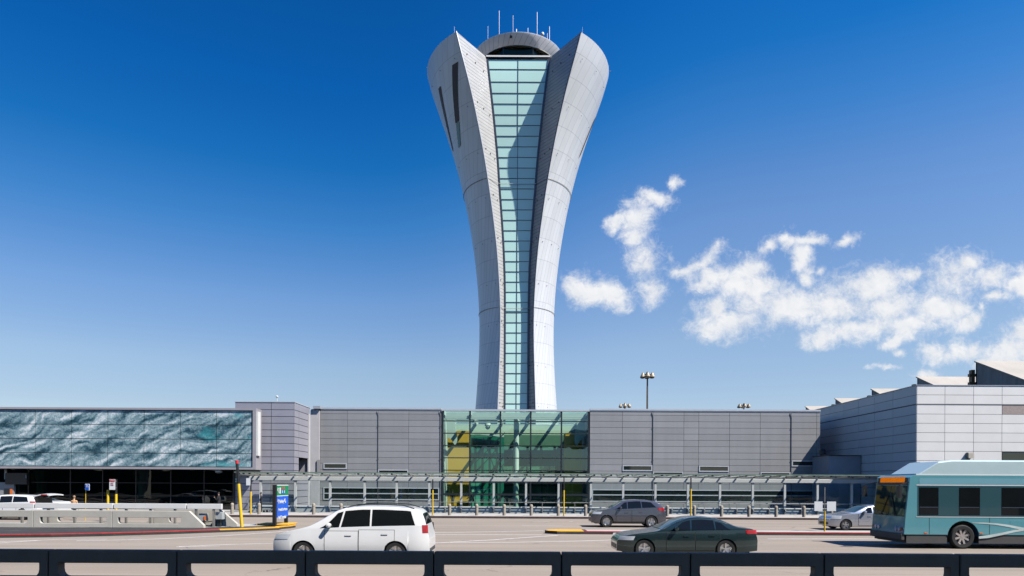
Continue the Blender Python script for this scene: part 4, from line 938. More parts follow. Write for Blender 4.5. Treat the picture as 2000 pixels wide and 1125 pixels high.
# ------------------------------------------------------------------ direction sign on the island (faces the oncoming traffic, to the right)
sx = -13.32; y0, y1 = 38.45, 40.3
DS = thing('direction_sign', (sx, 39.4, .15), 'blue and green direction sign on two black posts at the island tip', 'sign')
zt = Z(538, 947, y0); zb_ = Z(550, 1010.5, 38.8)
mb = MB(); mb.box(sx-.12, sx+.06, y0-.14, y0+.06, .15, zt); mb.build('post', M['black'], DS)
mb = MB(); mb.box(sx-.12, sx+.06, y1-.02, y1+.16, .165, zt); mb.build('post', M['black'], DS)
mb = MB(); mb.box(sx-.06, sx+.02, y0+.06, y1-.02, zb_, zt); mb.build('backing', M['black'], DS)
zg_ = zt - .62
mb = MB(); mb.box(sx+.02, sx+.075, y0+.07, y1+.13, zb_, zg_-.03); bp = mb.build('blue_panel', M['sign_b'], DS); ABS[bp.name] = ABS[DS.name]
mb = MB(); mb.box(sx+.02, sx+.075, y0+.07, y1+.13, zg_+.01, zt-.04); gp = mb.build('green_panel', M['sign_g'], DS); ABS[gp.name] = ABS[DS.name]
mb = MB(); mb.box(sx+.02, sx+.078, y0+.07, y1+.13, zg_-.03, zg_+.01); mb.box(sx+.02, sx+.078, y0+.07, y1+.13, zt-.04, zt); mb.build('white_rule', M['sign_w'], DS)
rt = (R(90), 0, R(90))
text_mesh('lettering', 'Parking', .27, M['sign_w'], bp, (sx+.08, y0+.42, zg_-.42), rt, bold=.008)
text_mesh('lettering', 'Rental Car Return', .20, M['sign_w'], bp, (sx+.08, y0+.30, zg_-.86), rt, bold=.008)
text_mesh('lettering', "Int'l Terminal", .24, M['sign_w'], bp, (sx+.08, y0+.30, zg_-1.32), rt, bold=.008)
mb = MB(); xx = sx+.085
def arrow(mb, cy, cz, L, ang):
    d_ = Vector((0, math.cos(ang), math.sin(ang))); n_ = Vector((0, -d_.z, d_.y)); c_ = Vector((xx, cy, cz))
    mb.bar(c_-d_*L/2, c_+d_*L/2, .05, .008, up=(1, 0, 0))
    for s in (-1, 1): mb.bar(c_+d_*L/2, c_+d_*L*.12+n_*s*L*.3, .05, .008, up=(1, 0, 0))
arrow(mb, y0+.24, zg_-.33, .30, R(120)); mb.build('arrow', M['sign_w'], bp)
mb = MB(); mb.tube([(xx, y0+1.38+.10*math.cos(a), zg_-.32+.12*math.sin(a)) for a in [R(200-24*k) for k in range(12)]], .018, 5); mb.build('return_arrow', M['sign_w'], bp)
mb = MB(); arrow(mb, y0+.22, zg_+.30, .36, R(125)); mb.build('arrow', M['sign_w'], gp)
for k, yk in enumerate((.52, .88, 1.22)):
    mb = MB()
    if k == 0: mb.lathe([(0, -.005), (.10, -.005), (.10, .005), (0, .005)], (xx, y0+yk, zg_+.29), 'x', 16); mb.box(xx-.004, xx+.006, y0+yk-.10, y0+yk+.10, zg_+.12, zg_+.46); mb.build('symbol', M['sign_w'], gp)
    else:
        mb.box(xx-.004, xx+.006, y0+yk-.09, y0+yk+.09, zg_+.36, zg_+.50); mb.build('symbol', M['sign_r'], gp)
        mb = MB(); mb.box(xx-.004, xx+.006, y0+yk-.09, y0+yk+.09, zg_+.08, zg_+.35); sy = mb.build('symbol', M['sign_b'], gp)
        mb = MB(); mb.box(xx+.008, xx+.014, y0+yk-.04, y0+yk+.04, zg_+.15, zg_+.30); mb.build('symbol', M['sign_w'], gp)

# pole with two white plates on the right island
d = 36.3
t = thing('island_sign', (X(1611, d), d, .15), 'thin yellow and grey pole with two blank white plates near the bus', 'sign')
mb = MB(); mb.tube([(X(1611, d), d, .15), (X(1611, d), d, Z(1611, 998, d))], .045, 8); mb.build('yellow_sleeve', M['yellow'], t)
mb = MB(); mb.tube([(X(1611, d), d, Z(1611, 998, d)), (X(1611, d), d, Z(1611, 952, d))], .022, 8); mb.build('post', M['steel'], t)
for a, b_ in ((1590, 1606), (1614.5, 1632)):
    mb = MB(); mb.box(X(a, d), X(b_, d), d-.06, d-.045, Z(1611, 998, d), Z(1611, 979.5, d)); mb.build('plate', M['sign_w'], t)
mb = MB()
for z in (Z(1611, 982, d), Z(1611, 995, d)): mb.box(X(1592, d), X(1630, d), d-.043, d-.02, z-.02, z+.02)
mb.build('bracket', M['frame_dk'], t)

# ------------------------------------------------------------------ concrete barriers of the left island
def rounded(x0, x1, z0, z1, r):                      # slot: square top, rounded lower corners
    pts = [(x0, z1), (x0, z0+r)]
    pts += [(x0 + r - r*math.cos(R(a)), z0 + r - r*math.sin(R(a))) for a in (22, 45, 68, 90)]
    pts += [(x1 - r + r*math.sin(R(a)), z0 + r - r*math.cos(R(a))) for a in (0, 22, 45, 68)]
    pts += [(x1, z0+r), (x1, z1)]
    return pts
BY = 36.5
def bx(px): return X(px, BY)
bt = Z(200, 997.5, BY); s0, s1 = Z(200, 1022.5, BY), Z(200, 1010.5, BY)
GRP = 'pale concrete barrier segments on the left island'
def barrier(x0, x1, y, slots, label, taper=0.0, top=bt, th=.24, m=None):
    t = MB()
    out = [(x0+.012, .15), (x1-.012, .15), (x1-.012-taper, top), (x0+.012, top)] if not taper else [(x0+.012, .15), (x1-.012, .15), (x1-.03, .30), (x1-taper, top), (x0+.012, top)]
    t.sheet(out, [rounded(a, b_, s0, s1, .14) for a, b_ in slots], th, lambda u, z, w: (u, y + w, z))
    ob = t.build('concrete_barrier', m or M['concrete'], bevel=.012)
    tag(ob, label, 'barrier', GRP); return ob
barrier(bx(-243), bx(-89), BY, [(bx(-230), bx(-100))], 'pale slotted barrier segment running off the left edge')
barrier(bx(-89), bx(65), BY, [(bx(-76), bx(54))], 'pale slotted barrier segment beside the white car with open tailgate')
barrier(bx(65), bx(219), BY, [(bx(78), bx(208))], 'pale slotted barrier segment below the yellow posts')
barrier(bx(219), bx(399), BY, [(bx(230.5), bx(354))], 'pale barrier segment with sloping end before the grey boxes', taper=.82)
BY2 = 38.0
barrier(X(60, BY2), X(300, BY2), BY2, [(X(112, BY2), X(290, BY2))], 'rear pale barrier segment seen through the slots', top=bt-.02)
barrier(X(300, BY2), X(464, BY2), BY2, [(X(330, BY2), X(362, BY2))], 'rear pale barrier segment with sloping end beside the leaning pole', taper=.95, top=bt+.03)
# steel box rails on top
ry = 37.4
rj = [-85, 69.5, 223, 366, 435]
nm = ['white box rail over the barrier beside the white open-tailgate car', 'white box rail over the barrier under the yellow posts', 'white box rail over the sloping barrier end', 'short bright white box rail at the right end of the barrier']
rj = [-240] + rj
nm = ['white box rail running off the left edge'] + nm
for a, b_, l in zip(rj[:-1], rj[1:], nm):
    t = thing('guard_rail', (X((a+b_)/2, ry), ry, .15), l, 'rail', 'white box rails on the left barriers')
    mb = MB(); mb.box(X(a, ry)+.03, X(b_, ry)-.03, ry-.1, ry+.1, Z(200, 993.2, ry), Z(200, 983, ry)); mb.build('beam', M['white'], t, bevel=.012)
    n = max(2, int((b_-a)/46))
    for k in range(n):
        x = X(a + (b_-a)*(k+.5)/n, ry); q = MB(); q.box(x-.05, x+.05, ry-.06, ry+.06, .15, Z(200, 993.3, ry)); q.build('post', M['steel'], t)
# junction boxes at the barrier end
t = thing('junction_box', (X(395, 37.1), 37.1, .6), 'grey junction box with orange label between the barrier ends', 'box', 'junction boxes')
yb_ = 37.45
mb = MB(); mb.box(X(388.5, yb_), X(401, yb_), yb_, yb_+.4, Z(395, 1018, yb_), Z(395, 1003, yb_)); mb.build('case', M['grey_box'], t, bevel=.01)
mb = MB(); mb.box(X(398.5, yb_), X(402.5, yb_), yb_-.03, yb_-.004, Z(395, 1016, yb_), Z(395, 1008, yb_)); mb.build('orange_label', M['orange'], t)
mb = MB(); mb.tube([at(398, 1018, yb_+.1), at(404, 1019.5, yb_+.1), at(420, 1017, yb_+.1)], .025, 6); mb.build('conduit', M['frame_dk'], t)
mb = MB(); mb.box(X(392, yb_), X(397, yb_), yb_+.1, yb_+.3, .15, Z(395, 1017.9, yb_)); mb.build('stand', M['steel'], t)
t = thing('junction_box', (X(428, 37.1), 37.1, .6), 'plain grey junction box on the rear sloping barrier', 'box', 'junction boxes')
mb = MB(); mb.box(X(421, yb_), X(434, yb_), yb_, yb_+.4, Z(428, 1014.5, yb_), Z(428, 1000.5, yb_)); mb.build('case', M['grey_box'], t, bevel=.01)
mb = MB(); mb.box(X(423, yb_), X(429, yb_), yb_+.1, yb_+.3, .15, Z(428, 1014.4, yb_)); mb.build('stand', M['frame_dk'], t)

# ------------------------------------------------------------------ dark barrier in the foreground
FD = 13.0
fj = [-156, 94.5, 345.5, 596.8, 847.5, 1097.5, 1349.5, 1611, 1875.8, 2140]
SL = .0052*0                                          # the barrier is level
ftop = Z(1000, 1078.8, FD); fo1 = Z(1000, 1104.2, FD); fo0 = Z(1000, 1125.5, FD)
GF = 'dark barrier segments across the foreground'
fl_ = ['dark foreground barrier segment cut by the left edge', 'dark foreground barrier segment below the curved red kerb', 'dark foreground barrier segment below the nose of the white van', 'dark foreground barrier segment below the rear wheel of the white van', 'dark foreground barrier segment below the empty lane beside the van', 'dark foreground barrier segment below the nose of the dark saloon', 'dark foreground barrier segment below the tail of the dark saloon', 'dark foreground barrier segment below the front of the bus', 'dark foreground barrier segment cut by the right edge']
for i in range(9):
    x0_, x1_ = X(fj[i], FD), X(fj[i+1], FD)
    t = thing('dark_barrier', ((x0_+x1_)/2, FD, 0), fl_[i], 'barrier', GF)
    mb = MB(); gp_ = .012
    hole = [(x0_+.185, fo1), (x0_+.185, fo0+.02), (x0_+.20, fo0-.05), (x0_+.27, fo0-.10), (x1_-.25, fo0-.10), (x1_-.19, fo0-.05), (x1_-.175, fo0+.02), (x1_-.175, fo1)]
    hole = rounded(x0_+.185, x1_-.175, fo0-.055, fo1, .13)
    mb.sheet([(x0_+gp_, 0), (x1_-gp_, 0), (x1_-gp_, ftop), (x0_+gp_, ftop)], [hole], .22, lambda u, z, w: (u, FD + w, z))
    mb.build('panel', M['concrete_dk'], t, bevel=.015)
    if i < 8: mb = MB(); mb.box(x1_-.05, x1_+.05, FD+.225, FD+.26, .3, ftop-.06); mb.build('added_gap_strip', M['frame_dk'], t)  # dark strip added so the sunlit road does not shine through the gap
    mb = MB(); mb.box(x0_+.25, x0_+.55, FD-.10, FD-.004, 0, .25); mb.box(x1_-.55, x1_-.25, FD-.10, FD-.004, 0, .25); mb.build('foot', M['concrete_dk'], t)

# ------------------------------------------------------------------ high-mast lights behind the terminal
def high_mast(px, yt, d, n, r, label, pole_r=.16):
    top = at(px, yt, d)
    t = thing('high_mast_light', (top.x, d, 0), label, 'lamp', 'high-mast lights behind the terminal')
    mb = MB(); mb.tube([(top.x, d, 0), (top.x, d, top.z)], [pole_r*1.6, pole_r], 8); mb.build('pole', M['lampbrown'], t)
    mb = MB(); mb.lathe([(.3, 0), (.3, .35), (.15, .7), (0, .75)], top - Vector((0, 0, .2)), n=10); mb.tube([(top.x + r*math.cos(2*math.pi*k/24), d + r*math.sin(2*math.pi*k/24), top.z-.1) for k in range(24)], .07, 6, closed=True)
    for k in range(n): a = 2*math.pi*k/n+.4; mb.bar((top.x, d, top.z), (top.x + r*math.cos(a), d + r*math.sin(a), top.z-.1), .09)
    mb.build('lamp_ring', M['lampbrown'], t)
    for k in range(n):
        a = 2*math.pi*k/n+.4; c = Vector((top.x + (r+.15)*math.cos(a), d + (r+.15)*math.sin(a), top.z-.15))
        q = MB(); q.lathe([(0, .42), (.18, .40), (.26, .1), (.50, -.30), (.52, -.48), (.34, -.62), (0, -.68)], c, n=12); q.build('lamp_head', M['lampglass'], t)
    return t
high_mast(1264.5, 731, 140, 6, .95, 'tall brown lamp mast with clustered heads beside the tower')
high_mast(1220.5, 790.5, 192, 6, 1.25, 'lamp cluster just showing over the roof left of the tall mast')
high_mast(1453, 791, 190, 6, 1.25, 'lamp cluster alone above the long right roof')

# ------------------------------------------------------------------ luggage carts
def cart(x, y, rz, label):
    t = thing('luggage_cart', (x, y, .15), label, 'cart', 'luggage carts by the canopy end', rz=rz)
    mb = MB(); mb.box(-.45, .45, -.28, .28, .20, .24)
    for s in (-.27, .27): mb.tube([(-.5, s, .22), (-.42, s, .55), (-.5, s, 1.0)], .02, 6)
    mb.tube([(-.5, -.27, 1.0), (-.5, .27, 1.0)], .025, 6)
    for k in range(6): mb.bar((-.45, -.25+.1*k, .25), (-.45, -.25+.1*k, .8), .02)
    for k in range(5): mb.bar((-.46, -.27, .3+.12*k), (-.46, .27, .3+.12*k), .02)
    mb.bar((-.4, -.26, .75), (.1, -.26, .75), .03); mb.bar((-.4, .26, .75), (.1, .26, .75), .03); mb.bar((.1, -.26, .75), (.1, .26, .75), .03)
    mb.build('frame', M['steel'], t, world=False)
    for sx_ in (-.35, .38):
        for sy_ in (-.24, .24):
            w_ = MB(); w_.lathe([(0, -.02), (.09, -.02), (.09, .02), (0, .02)], (sx_, sy_, .09), 'y', 12); w_.build('wheel', M['rubber'], t, world=False)
cart(X(497, 55.5), 55.5, R(15), 'steel luggage cart left of the person in black by the canopy')
cart(X(527, 56.2), 56.2, R(170), 'steel luggage cart right of the person in black by the canopy')

# ------------------------------------------------------------------ people
def seg_d(p, a, b):
    ab = b-a; t = max(0, min(1, (p-a).dot(ab)/max(ab.length_squared, 1e-9))); return (p-(a+ab*t)).length
def person(loc, H, rz, label, shirt, trousers, hair, pose='stand', hairlong=False):
    k = H/1.75
    sh = mat('cloth_%s' % label[:12], shirt, .85, var=.15, scale=6); tr = mat('trouser_%s' % label[:12], trousers, .85, var=.15, scale=6)
    skin = mat('skin', (.45, .27, .19), .6, var=.05); shoe = mat('shoe', (.03, .025, .02), .6)
    lean = {'stand': 0, 'phone': .02, 'stoop': .22, 'push': .28, 'sit': 0}[pose]
    J = {}; E = []
    def j(n, x, y, z, r, ry=None): J[n] = (Vector((x, y, z))*k, r*k, (ry or r)*k)
    # x forward, y left
    j('pelvis', 0, 0, .96, .135, .165); j('waist', lean*.25, 0, 1.12, .115, .145); j('chest', lean*.6, 0, 1.30, .125, .18); j('neckb', lean*.9, 0, 1.46, .07, .10); j('neck', lean+.01, 0, 1.53, .052); j('head1', lean+.02, 0, 1.60, .072, .066); j('head2', lean+.02, 0, 1.68, .085, .073); j('head3', lean+.015, 0, 1.735, .05)
    for a, b_ in (('pelvis','waist'),('waist','chest'),('chest','neckb'),('neckb','neck'),('neck','head1'),('head1','head2'),('head2','head3')): E.append((a, b_))
    for s, n in ((1, 'l'), (-1, 'r')):
        st = .07 if s > 0 else -.05
        if pose == 'push': st *= 3
        j('hip'+n, 0, s*.09, .90, .10); j('knee'+n, st+.02, s*.10, .50, .062); j('ankle'+n, st-.02, s*.105, .09, .042); j('toe'+n, st+.16, s*.12, .04, .036, .045)
        E += [('pelvis', 'hip'+n), ('hip'+n, 'knee'+n), ('knee'+n, 'ankle'+n), ('ankle'+n, 'toe'+n)]
        j('sho'+n, lean*.85, s*.185, 1.415, .062)
        if pose == 'phone' and s > 0: el, wr = (lean+.06, .24, 1.15), (lean+.26, .14, 1.33)
        elif pose in ('push', 'stoop'): el, wr = (lean+.10, s*.25, 1.16), (lean+.34, s*.20, 1.02)
        elif pose == 'phone': el, wr = (.0, s*.25, 1.13), (.12, s*.22, .90)
        else: el, wr = (-.02, s*.25, 1.13), (.08, s*.26, .88)
        j('elb'+n, *el, .043); j('wri'+n, *wr, .028)
        E += [('chest', 'sho'+n), ('sho'+n, 'elb'+n), ('elb'+n, 'wri'+n)]
        d_ = (Vector(wr)-Vector(el)).normalized(); pm = Vector(wr) + d_*.06; j('palm'+n, *pm, .032, .022); E.append(('wri'+n, 'palm'+n))
        sd = d_.cross(Vector((0, 1, 0))).normalized() if abs(d_.y) < .9 else Vector((1, 0, 0)); up_ = sd.cross(d_)
        for q, (off, ln) in enumerate(((-.028, .07), (-.010, .085), (.010, .08), (.027, .062))):
            a_ = pm + d_*.03 + sd*off; b_ = a_ + d_*ln*.6 - up_*s*.012; c_ = b_ + d_*ln*.35 - up_*s*.03
            j('fa%d%s' % (q, n), *a_, .0095); j('fb%d%s' % (q, n), *b_, .0085); j('fc%d%s' % (q, n), *c_, .0075)
            E += [('palm'+n, 'fa%d%s' % (q, n)), ('fa%d%s' % (q, n), 'fb%d%s' % (q, n)), ('fb%d%s' % (q, n), 'fc%d%s' % (q, n))]
        a_ = Vector(wr) + d_*.035 - sd*.035; b_ = a_ + d_*.045 - sd*.018
        j('ta'+n, *a_, .011); j('tb'+n, *b_, .009); E += [('wri'+n, 'ta'+n), ('ta'+n, 'tb'+n)]
    names = list(J); me = bpy.data.meshes.new('body')
    me.from_pydata([tuple(J[n][0]) for n in names], [(names.index(a), names.index(b_)) for a, b_ in E], [])
    o = bpy.data.objects.new('body', me); COL.objects.link(o)
    sk = o.modifiers.new('skin', 'SKIN'); sk.use_smooth_shade = True; sk.branch_smoothing = .5
    for i, n in enumerate(names): me.skin_vertices[0].data[i].radius = (J[n][1], J[n][2]); me.skin_vertices[0].data[i].use_root = (i == 0)
    su_ = o.modifiers.new('sub', 'SUBSURF'); su_.levels = 1; su_.render_levels = 1
    dg = bpy.context.evaluated_depsgraph_get(); bm_ = bpy.data.meshes.new_from_object(o.evaluated_get(dg))
    bpy.data.objects.remove(o)
    for m_ in (sh, tr, skin, shoe): bm_.materials.append(m_)
    idx = {}
    for a, b_ in E:
        q = b_
        if q.startswith(('hip', 'knee', 'ankle')): v_ = 1
        elif q.startswith('toe'): v_ = 3
        elif q.startswith(('palm', 'f', 't')) or q in ('neck', 'head1', 'head2', 'head3'): v_ = 2
        else: v_ = 0
        idx[(a, b_)] = v_
    for p in bm_.polygons:
        c = p.center; best = min(E, key=lambda e: seg_d(c, J[e[0]][0], J[e[1]][0]) / max(.03, (J[e[0]][1]+J[e[1]][1])/2)); p.material_index = idx[best]
        if c.z < 1.0*k and p.material_index == 0 and abs(c.y) < .17*k: p.material_index = 1
        p.use_smooth = True
    t = thing('person', loc, label, 'person', rz=rz)
    b = bpy.data.objects.new('body', bm_); COL.objects.link(b); b.parent = t
    hc = J['head2'][0]; mb = MB(); n_ = 14; prof = []
    low = -.10 if hairlong else -.02
    for a in range(8):
        th = R(90 - a*13); prof.append((.094*k*math.cos(th), .105*k*math.sin(th)))
    mb.lathe(prof, hc + Vector((-.014*k, 0, .012*k)), n=n_)
    if hairlong: mb.lathe([(.09*k, 0), (.10*k, -.08*k), (.085*k, -.16*k), (.0, -.17*k)], hc + Vector((-.035*k, 0, .03*k)), n=12)
    mb.build('hair', mat('hair_%s' % label[:12], hair, .7), t, world=False)
    f_ = MB(); fx = hc + Vector((.082*k, 0, -.012*k)); f_.add([fx+Vector((-.005, .013, .02))*k, fx+Vector((-.005, -.013, .02))*k, fx+Vector((.022, 0, -.018))*k, fx+Vector((-.008, 0, -.024))*k], [(0,1,2),(0,2,3),(1,3,2),(0,3,1)])
    f_.build('nose', skin, t, world=False)
    for s in (-1, 1):
        e_ = MB(); e_.lathe([(0, -.009*k), (.011*k, 0), (0, .009*k)], hc + Vector((.072*k, s*.030*k, .006*k)), n=8); e_.build('eye', shoe, t, world=False)
        e_ = MB(); e_.lathe([(0, -.03*k), (.014*k, 0), (0, .03*k)], hc + Vector((.0, s*.078*k, -.005*k)), n=8); e_.build('ear', skin, t, world=False)
    e_ = MB(); e_.box(hc.x+.066*k, hc.x+.078*k, -.022*k, .022*k, hc.z-.056*k, hc.z-.048*k); e_.build('mouth', mat('lips', (.3, .1, .09), .6), t, world=False)
    return t
person((X(145, 47), 47.0, 0), 1.60, R(90), 'person in a tan top seen from behind over the white rail', (.60, .34, .17), (.05, .06, .10), (.34, .19, .10), 'stand')
ph = person((X(428, 52.5), 52.5, .15), 1.66, R(180), 'person in black holding a phone before the dark shop glass', (.012, .012, .014), (.015, .015, .02), (.02, .012, .01), 'phone')
person((X(510, 56), 56.0, .15), 1.62, R(200), 'person in black standing with luggage carts under the canopy end', (.012, .012, .014), (.02, .02, .025), (.03, .015, .01), 'stand')
person((X(884, 68.6), 68.6, .16), 1.70, R(250), 'person in dark clothes inside the atrium before the ochre pier', (.03, .03, .035), (.03, .03, .03), (.02, .015, .01), 'stand')
person((X(925, 68.4), 68.4, .16), 1.68, R(190), 'person in dark clothes pushing forward near the green doors', (.02, .03, .03), (.02, .02, .03), (.02, .015, .01), 'push')
def phone_at():
    mb = MB(); c = Vector((X(428, 52.5)-.33, 52.5-.13, .15+1.36)); mb.box(c.x-.012, c.x+.006, c.y-.04, c.y+.04, c.z-.07, c.z+.08)
    tag(mb.build('phone', M['black']), 'dark phone held up by the person in black', 'phone')
phone_at()
# ------------------------------------------------------------------ vehicles (front towards -x)
def interp(tab, x):
    if x <= tab[0][0]: return tab[0][1]
    for (a, b), (c, d) in zip(tab[:-1], tab[1:]):
        if x <= c: return b + (d-b)*(x-a)/max(c-a, 1e-6)
    return tab[-1][1]
def smooth_interp(tab, x):                           # monotone-ish smoothing of a polyline
    h = .05; return sum(interp(tab, x + k*h)*w for k, w in ((-2, .1), (-1, .2), (0, .4), (1, .2), (2, .1)))
class Car: pass
def paint(name, col, metal=.35, rough=.28):
    return mat(name, col, rough, metal=metal, var=.03, coat=.8, spec=.5)
def make_wheel(parent, x, y, r, w, side, rim_col, spokes=5):
    mb = MB(); s = side; c = (x, y, r)
    prof = [(r*.64, -w*.46), (r*.90, -w*.5), (r*.985, -w*.36), (r, 0), (r*.985, w*.36), (r*.90, w*.5), (r*.64, w*.46), (r*.62, w*.2), (r*.62, -w*.2), (r*.64, -w*.46)]
    mb.lathe(prof, c, 'y', 28)
    wl = mb.build('wheel', M['rubber'], parent, world=False)
    mb = MB(); o = s*w*.36
    mb.lathe([(r*.655, o), (r*.655, o-s*.03), (r*.57, o-s*.06), (r*.57, o-s*.10), (0, o-s*.11)], c, 'y', 28)
    mb.lathe([(0, o-s*.005), (r*.12, o-s*.005), (r*.15, o-s*.05)], c, 'y', 14)
    for k in range(spokes):
        a = 2*math.pi*k/spokes + .3; d = Vector((math.cos(a), 0, math.sin(a))); p = Vector(c)
        mb.bar(p + d*r*.10 + Vector((0, o-s*.03, 0)), p + d*r*.62 + Vector((0, o-s*.015, 0)), r*.16, .035, up=(0, 1, 0))
    mb.build('rim', rim_col, wl, world=False)
    return wl
def make_car(name, loc, label, L, Wd, top, belt, sill, wheels, r, body_m, windows, screen, back, roof_w=.74, roof0=None, doors=(), cladding=None, group=None, spokes=5, heads=None, tails=None, rack=False, plan_f=.16, plan_r=.10, rz=0.0, cat='car', tumble=None, skip=(), mirror_x=None):
    t = thing(name, loc, label, cat, group, rz=rz)
    ABS[t.name] = Vector()                           # parts in the car's own coordinates: x from the nose, y across, z up
    Hm = max(z for x, z in top)
    def ztop(x): return smooth_interp(top, x)
    def plan(x):
        a = max(0, 1 - x/.75); b_ = max(0, 1 - (L-x)/.6)
        return 1 - plan_f*a**2.2 - plan_r*b_**2.2
    def zs(x): return min(smooth_interp(belt, x), ztop(x) - .03)
    lowp = [(sill-.02, .925), (sill+.10, .965), (sill+.28, .992), (.62, 1.0), (.80, .99), (1.2, .955)]
    def half(x, z):
        zb_ = zs(x); w = Wd/2*plan(x)
        if z <= zb_: return w*interp(lowp, z)
        wb = w*interp(lowp, zb_); f = (z-zb_)/max(Hm-zb_, .2)
        return wb*(1 - (1-roof_w)*(f**1.15)) 
    def ze(x): return max(ztop(x) - .055*min(1, max(0, (ztop(x)-zs(x))/.3)), zs(x)+.008)
    def zbot(x):
        z = sill + (.05*max(0, 1-x/.5) + .08*max(0, 1-(L-x)/.7))
        for xc in wheels:
            ra = r*1.13; dx = abs(x-xc)
            if dx < ra: z = max(z, r + math.sqrt(ra*ra-dx*dx)*.98)
        return z
    xs = set(round(L*i/64, 4) for i in range(65)) | {0.02, .05, .1, L-.02, L-.05, L-.1}
    for xc in wheels:
        for k in range(-10, 11): xs.add(round(xc + r*1.13*math.sin(R(9*k)), 4))
        xs.add(round(xc - r*1.135, 4)); xs.add(round(xc + r*1.135, 4))
    xs = sorted(x for x in xs if 0 <= x <= L)
    rows = []
    for x in xs:
        zb_, zm = zbot(x), zs(x); zb_ = min(zb_, zm-.05); e = ze(x); half_pts = []
        for tt in (0, .12, .3, .5, .7, .88, .97, 1.0):
            z = zb_ + (zm-zb_)*tt; half_pts.append((half(x, z), z))
        for tt in (.06, .35, .68, .92, 1.0):
            z = zm + (e-zm)*tt; half_pts.append((half(x, z), z))
        we = half(x, e); cz = ztop(x)
        for q, f in ((.95, .45), (.82, .8), (.55, .96), (.25, 1.0)): half_pts.append((we*q, e + (cz-e)*f))
        row = [(x, -y, z) for y, z in half_pts] + [(x, 0, cz)] + [(x, y, z) for y, z in reversed(half_pts)]
        rows.append(row)
    mb = MB(); mb.grid(rows, smooth=True)
    n = len(rows[0])
    mb.add(rows[0], [tuple(range(n))]); mb.add(rows[-1], [tuple(range(n))])
    bo = mb.build('body', body_m, t, world=False)
    try:
        for p in bo.data.polygons: p.use_smooth = True
        bo.data.set_sharp_from_angle(angle=R(38))
    except Exception: pass
    ub = MB(); ub.box(.25, L-.25, -Wd*.40, Wd*.40, sill-.02, min(.62, ztop(.3)-.05)); ub.box(wheels[0]-r*1.2, wheels[0]+r*1.2, -Wd*.30, Wd*.30, r*.7, r*1.9); ub.box(wheels[1]-r*1.2, wheels[1]+r*1.2, -Wd*.30, Wd*.30, r*.7, r*1.9)
    ub.build('underbody', M['rubber'], t, world=False)
    def side_patch(s, quad, off=.006, nx=16, nz=5, lower=False):
        # quad: (x at bottom start, x at bottom end, x at top start, x at top end, low fraction, high fraction) over the glasshouse
        rws = []
        xb0, xb1, xt0, xt1, t0, t1 = quad
        for i in range(nz+1):
            f = i/nz; rw_ = []
            for k in range(nx+1):
                u_ = k/nx; x = (xb0*(1-u_)+xb1*u_)*(1-f) + (xt0*(1-u_)+xt1*u_)*f; tt = t0 + (t1-t0)*f
                if lower: z = quad[4] + (quad[5]-quad[4])*f
                else: z = zs(x) + (ze(x)-zs(x))*tt
                z = max(z, zbot(x)+.005)
                rw_.append((x, s*(half(x, z)+off), z))
            rws.append(rw_)
        return rws
    for s in (-1, 1):
        for w in windows:
            g = MB(); g.grid(side_patch(s, w)); g.build('window', M['car_glass'], t, world=False, fix=True)
        for dq in doors:
            g = MB(); rw_ = side_patch(s, (*dq[:2], *dq[:2], sill+.10, dq[2]), off=.009, lower=True, nz=8); g.grid(rw_); dr = g.build('door', body_m, t, world=False)
            sq = MB(); sq.grid(side_patch(s, (dq[0]-.014, dq[1]+.014, dq[0]-.014, dq[1]+.014, sill+.086, dq[2]+.014), off=.0045, lower=True, nz=8)); sq.build('door_seal', M['rubber'], dr, world=False)
            hq = MB(); xh = dq[1]-.30; zh = dq[2]-.13
            hq.box(xh-.11, xh+.09, s*(half(xh, zh)+.02)-.012, s*(half(xh, zh)+.02)+.012, zh-.018, zh+.018); ABS[dr.name] = Vector(); hq.build('door_handle', body_m, dr, world=False)
        if cladding:
            g = MB(); g.grid(side_patch(s, (wheels[0]+r*1.16, wheels[1]-r*1.16, wheels[0]+r*1.16, wheels[1]-r*1.16, sill, sill+.13), off=.009, lower=True)); g.build('sill_trim', cladding, t, world=False)
        if heads:
            g = MB(); g.grid(side_patch(s, heads, off=.008, lower=True)); g.build('headlight', mat('headlamp', (.62, .64, .66), .08, spec=.9), t, world=False)
        if tails:
            g = MB(); g.grid(side_patch(s, tails, off=.008, lower=True)); g.build('taillight', mat('tail_lamp', (.42, .012, .015), .12, spec=.8), t, world=False)
        xm = mirror_x if mirror_x else screen[0]+.55
        g = MB(); zm_ = zs(xm)+.10; ym = half(xm, zm_)
        g.lathe([(0, -.11), (.07, -.09), (.085, 0), (.07, .09), (0, .11)], (xm, s*(ym+.12), zm_), 'y', 12)
        g.bar((xm+.02, s*(ym-.02), zm_-.05), (xm+.02, s*(ym+.08), zm_-.03), .04); g.build('wing_mirror', body_m, t, world=False)
        for xc in wheels: make_wheel(t, xc, s*(Wd/2*.97-.11), r, .22, s, M['chrome'], spokes)
        if rack:
            g = MB(); pts = [(x, s*half(x, ze(x))*.90, ztop(x)+(.055 if 0 < i < 6 else -.0)) for i, x in enumerate([rack[0]+(rack[1]-rack[0])*q/6 for q in range(7)])]
            g.tube(pts, .02, 6); g.build('roof_rail', M['frame_dk'], t, world=False)
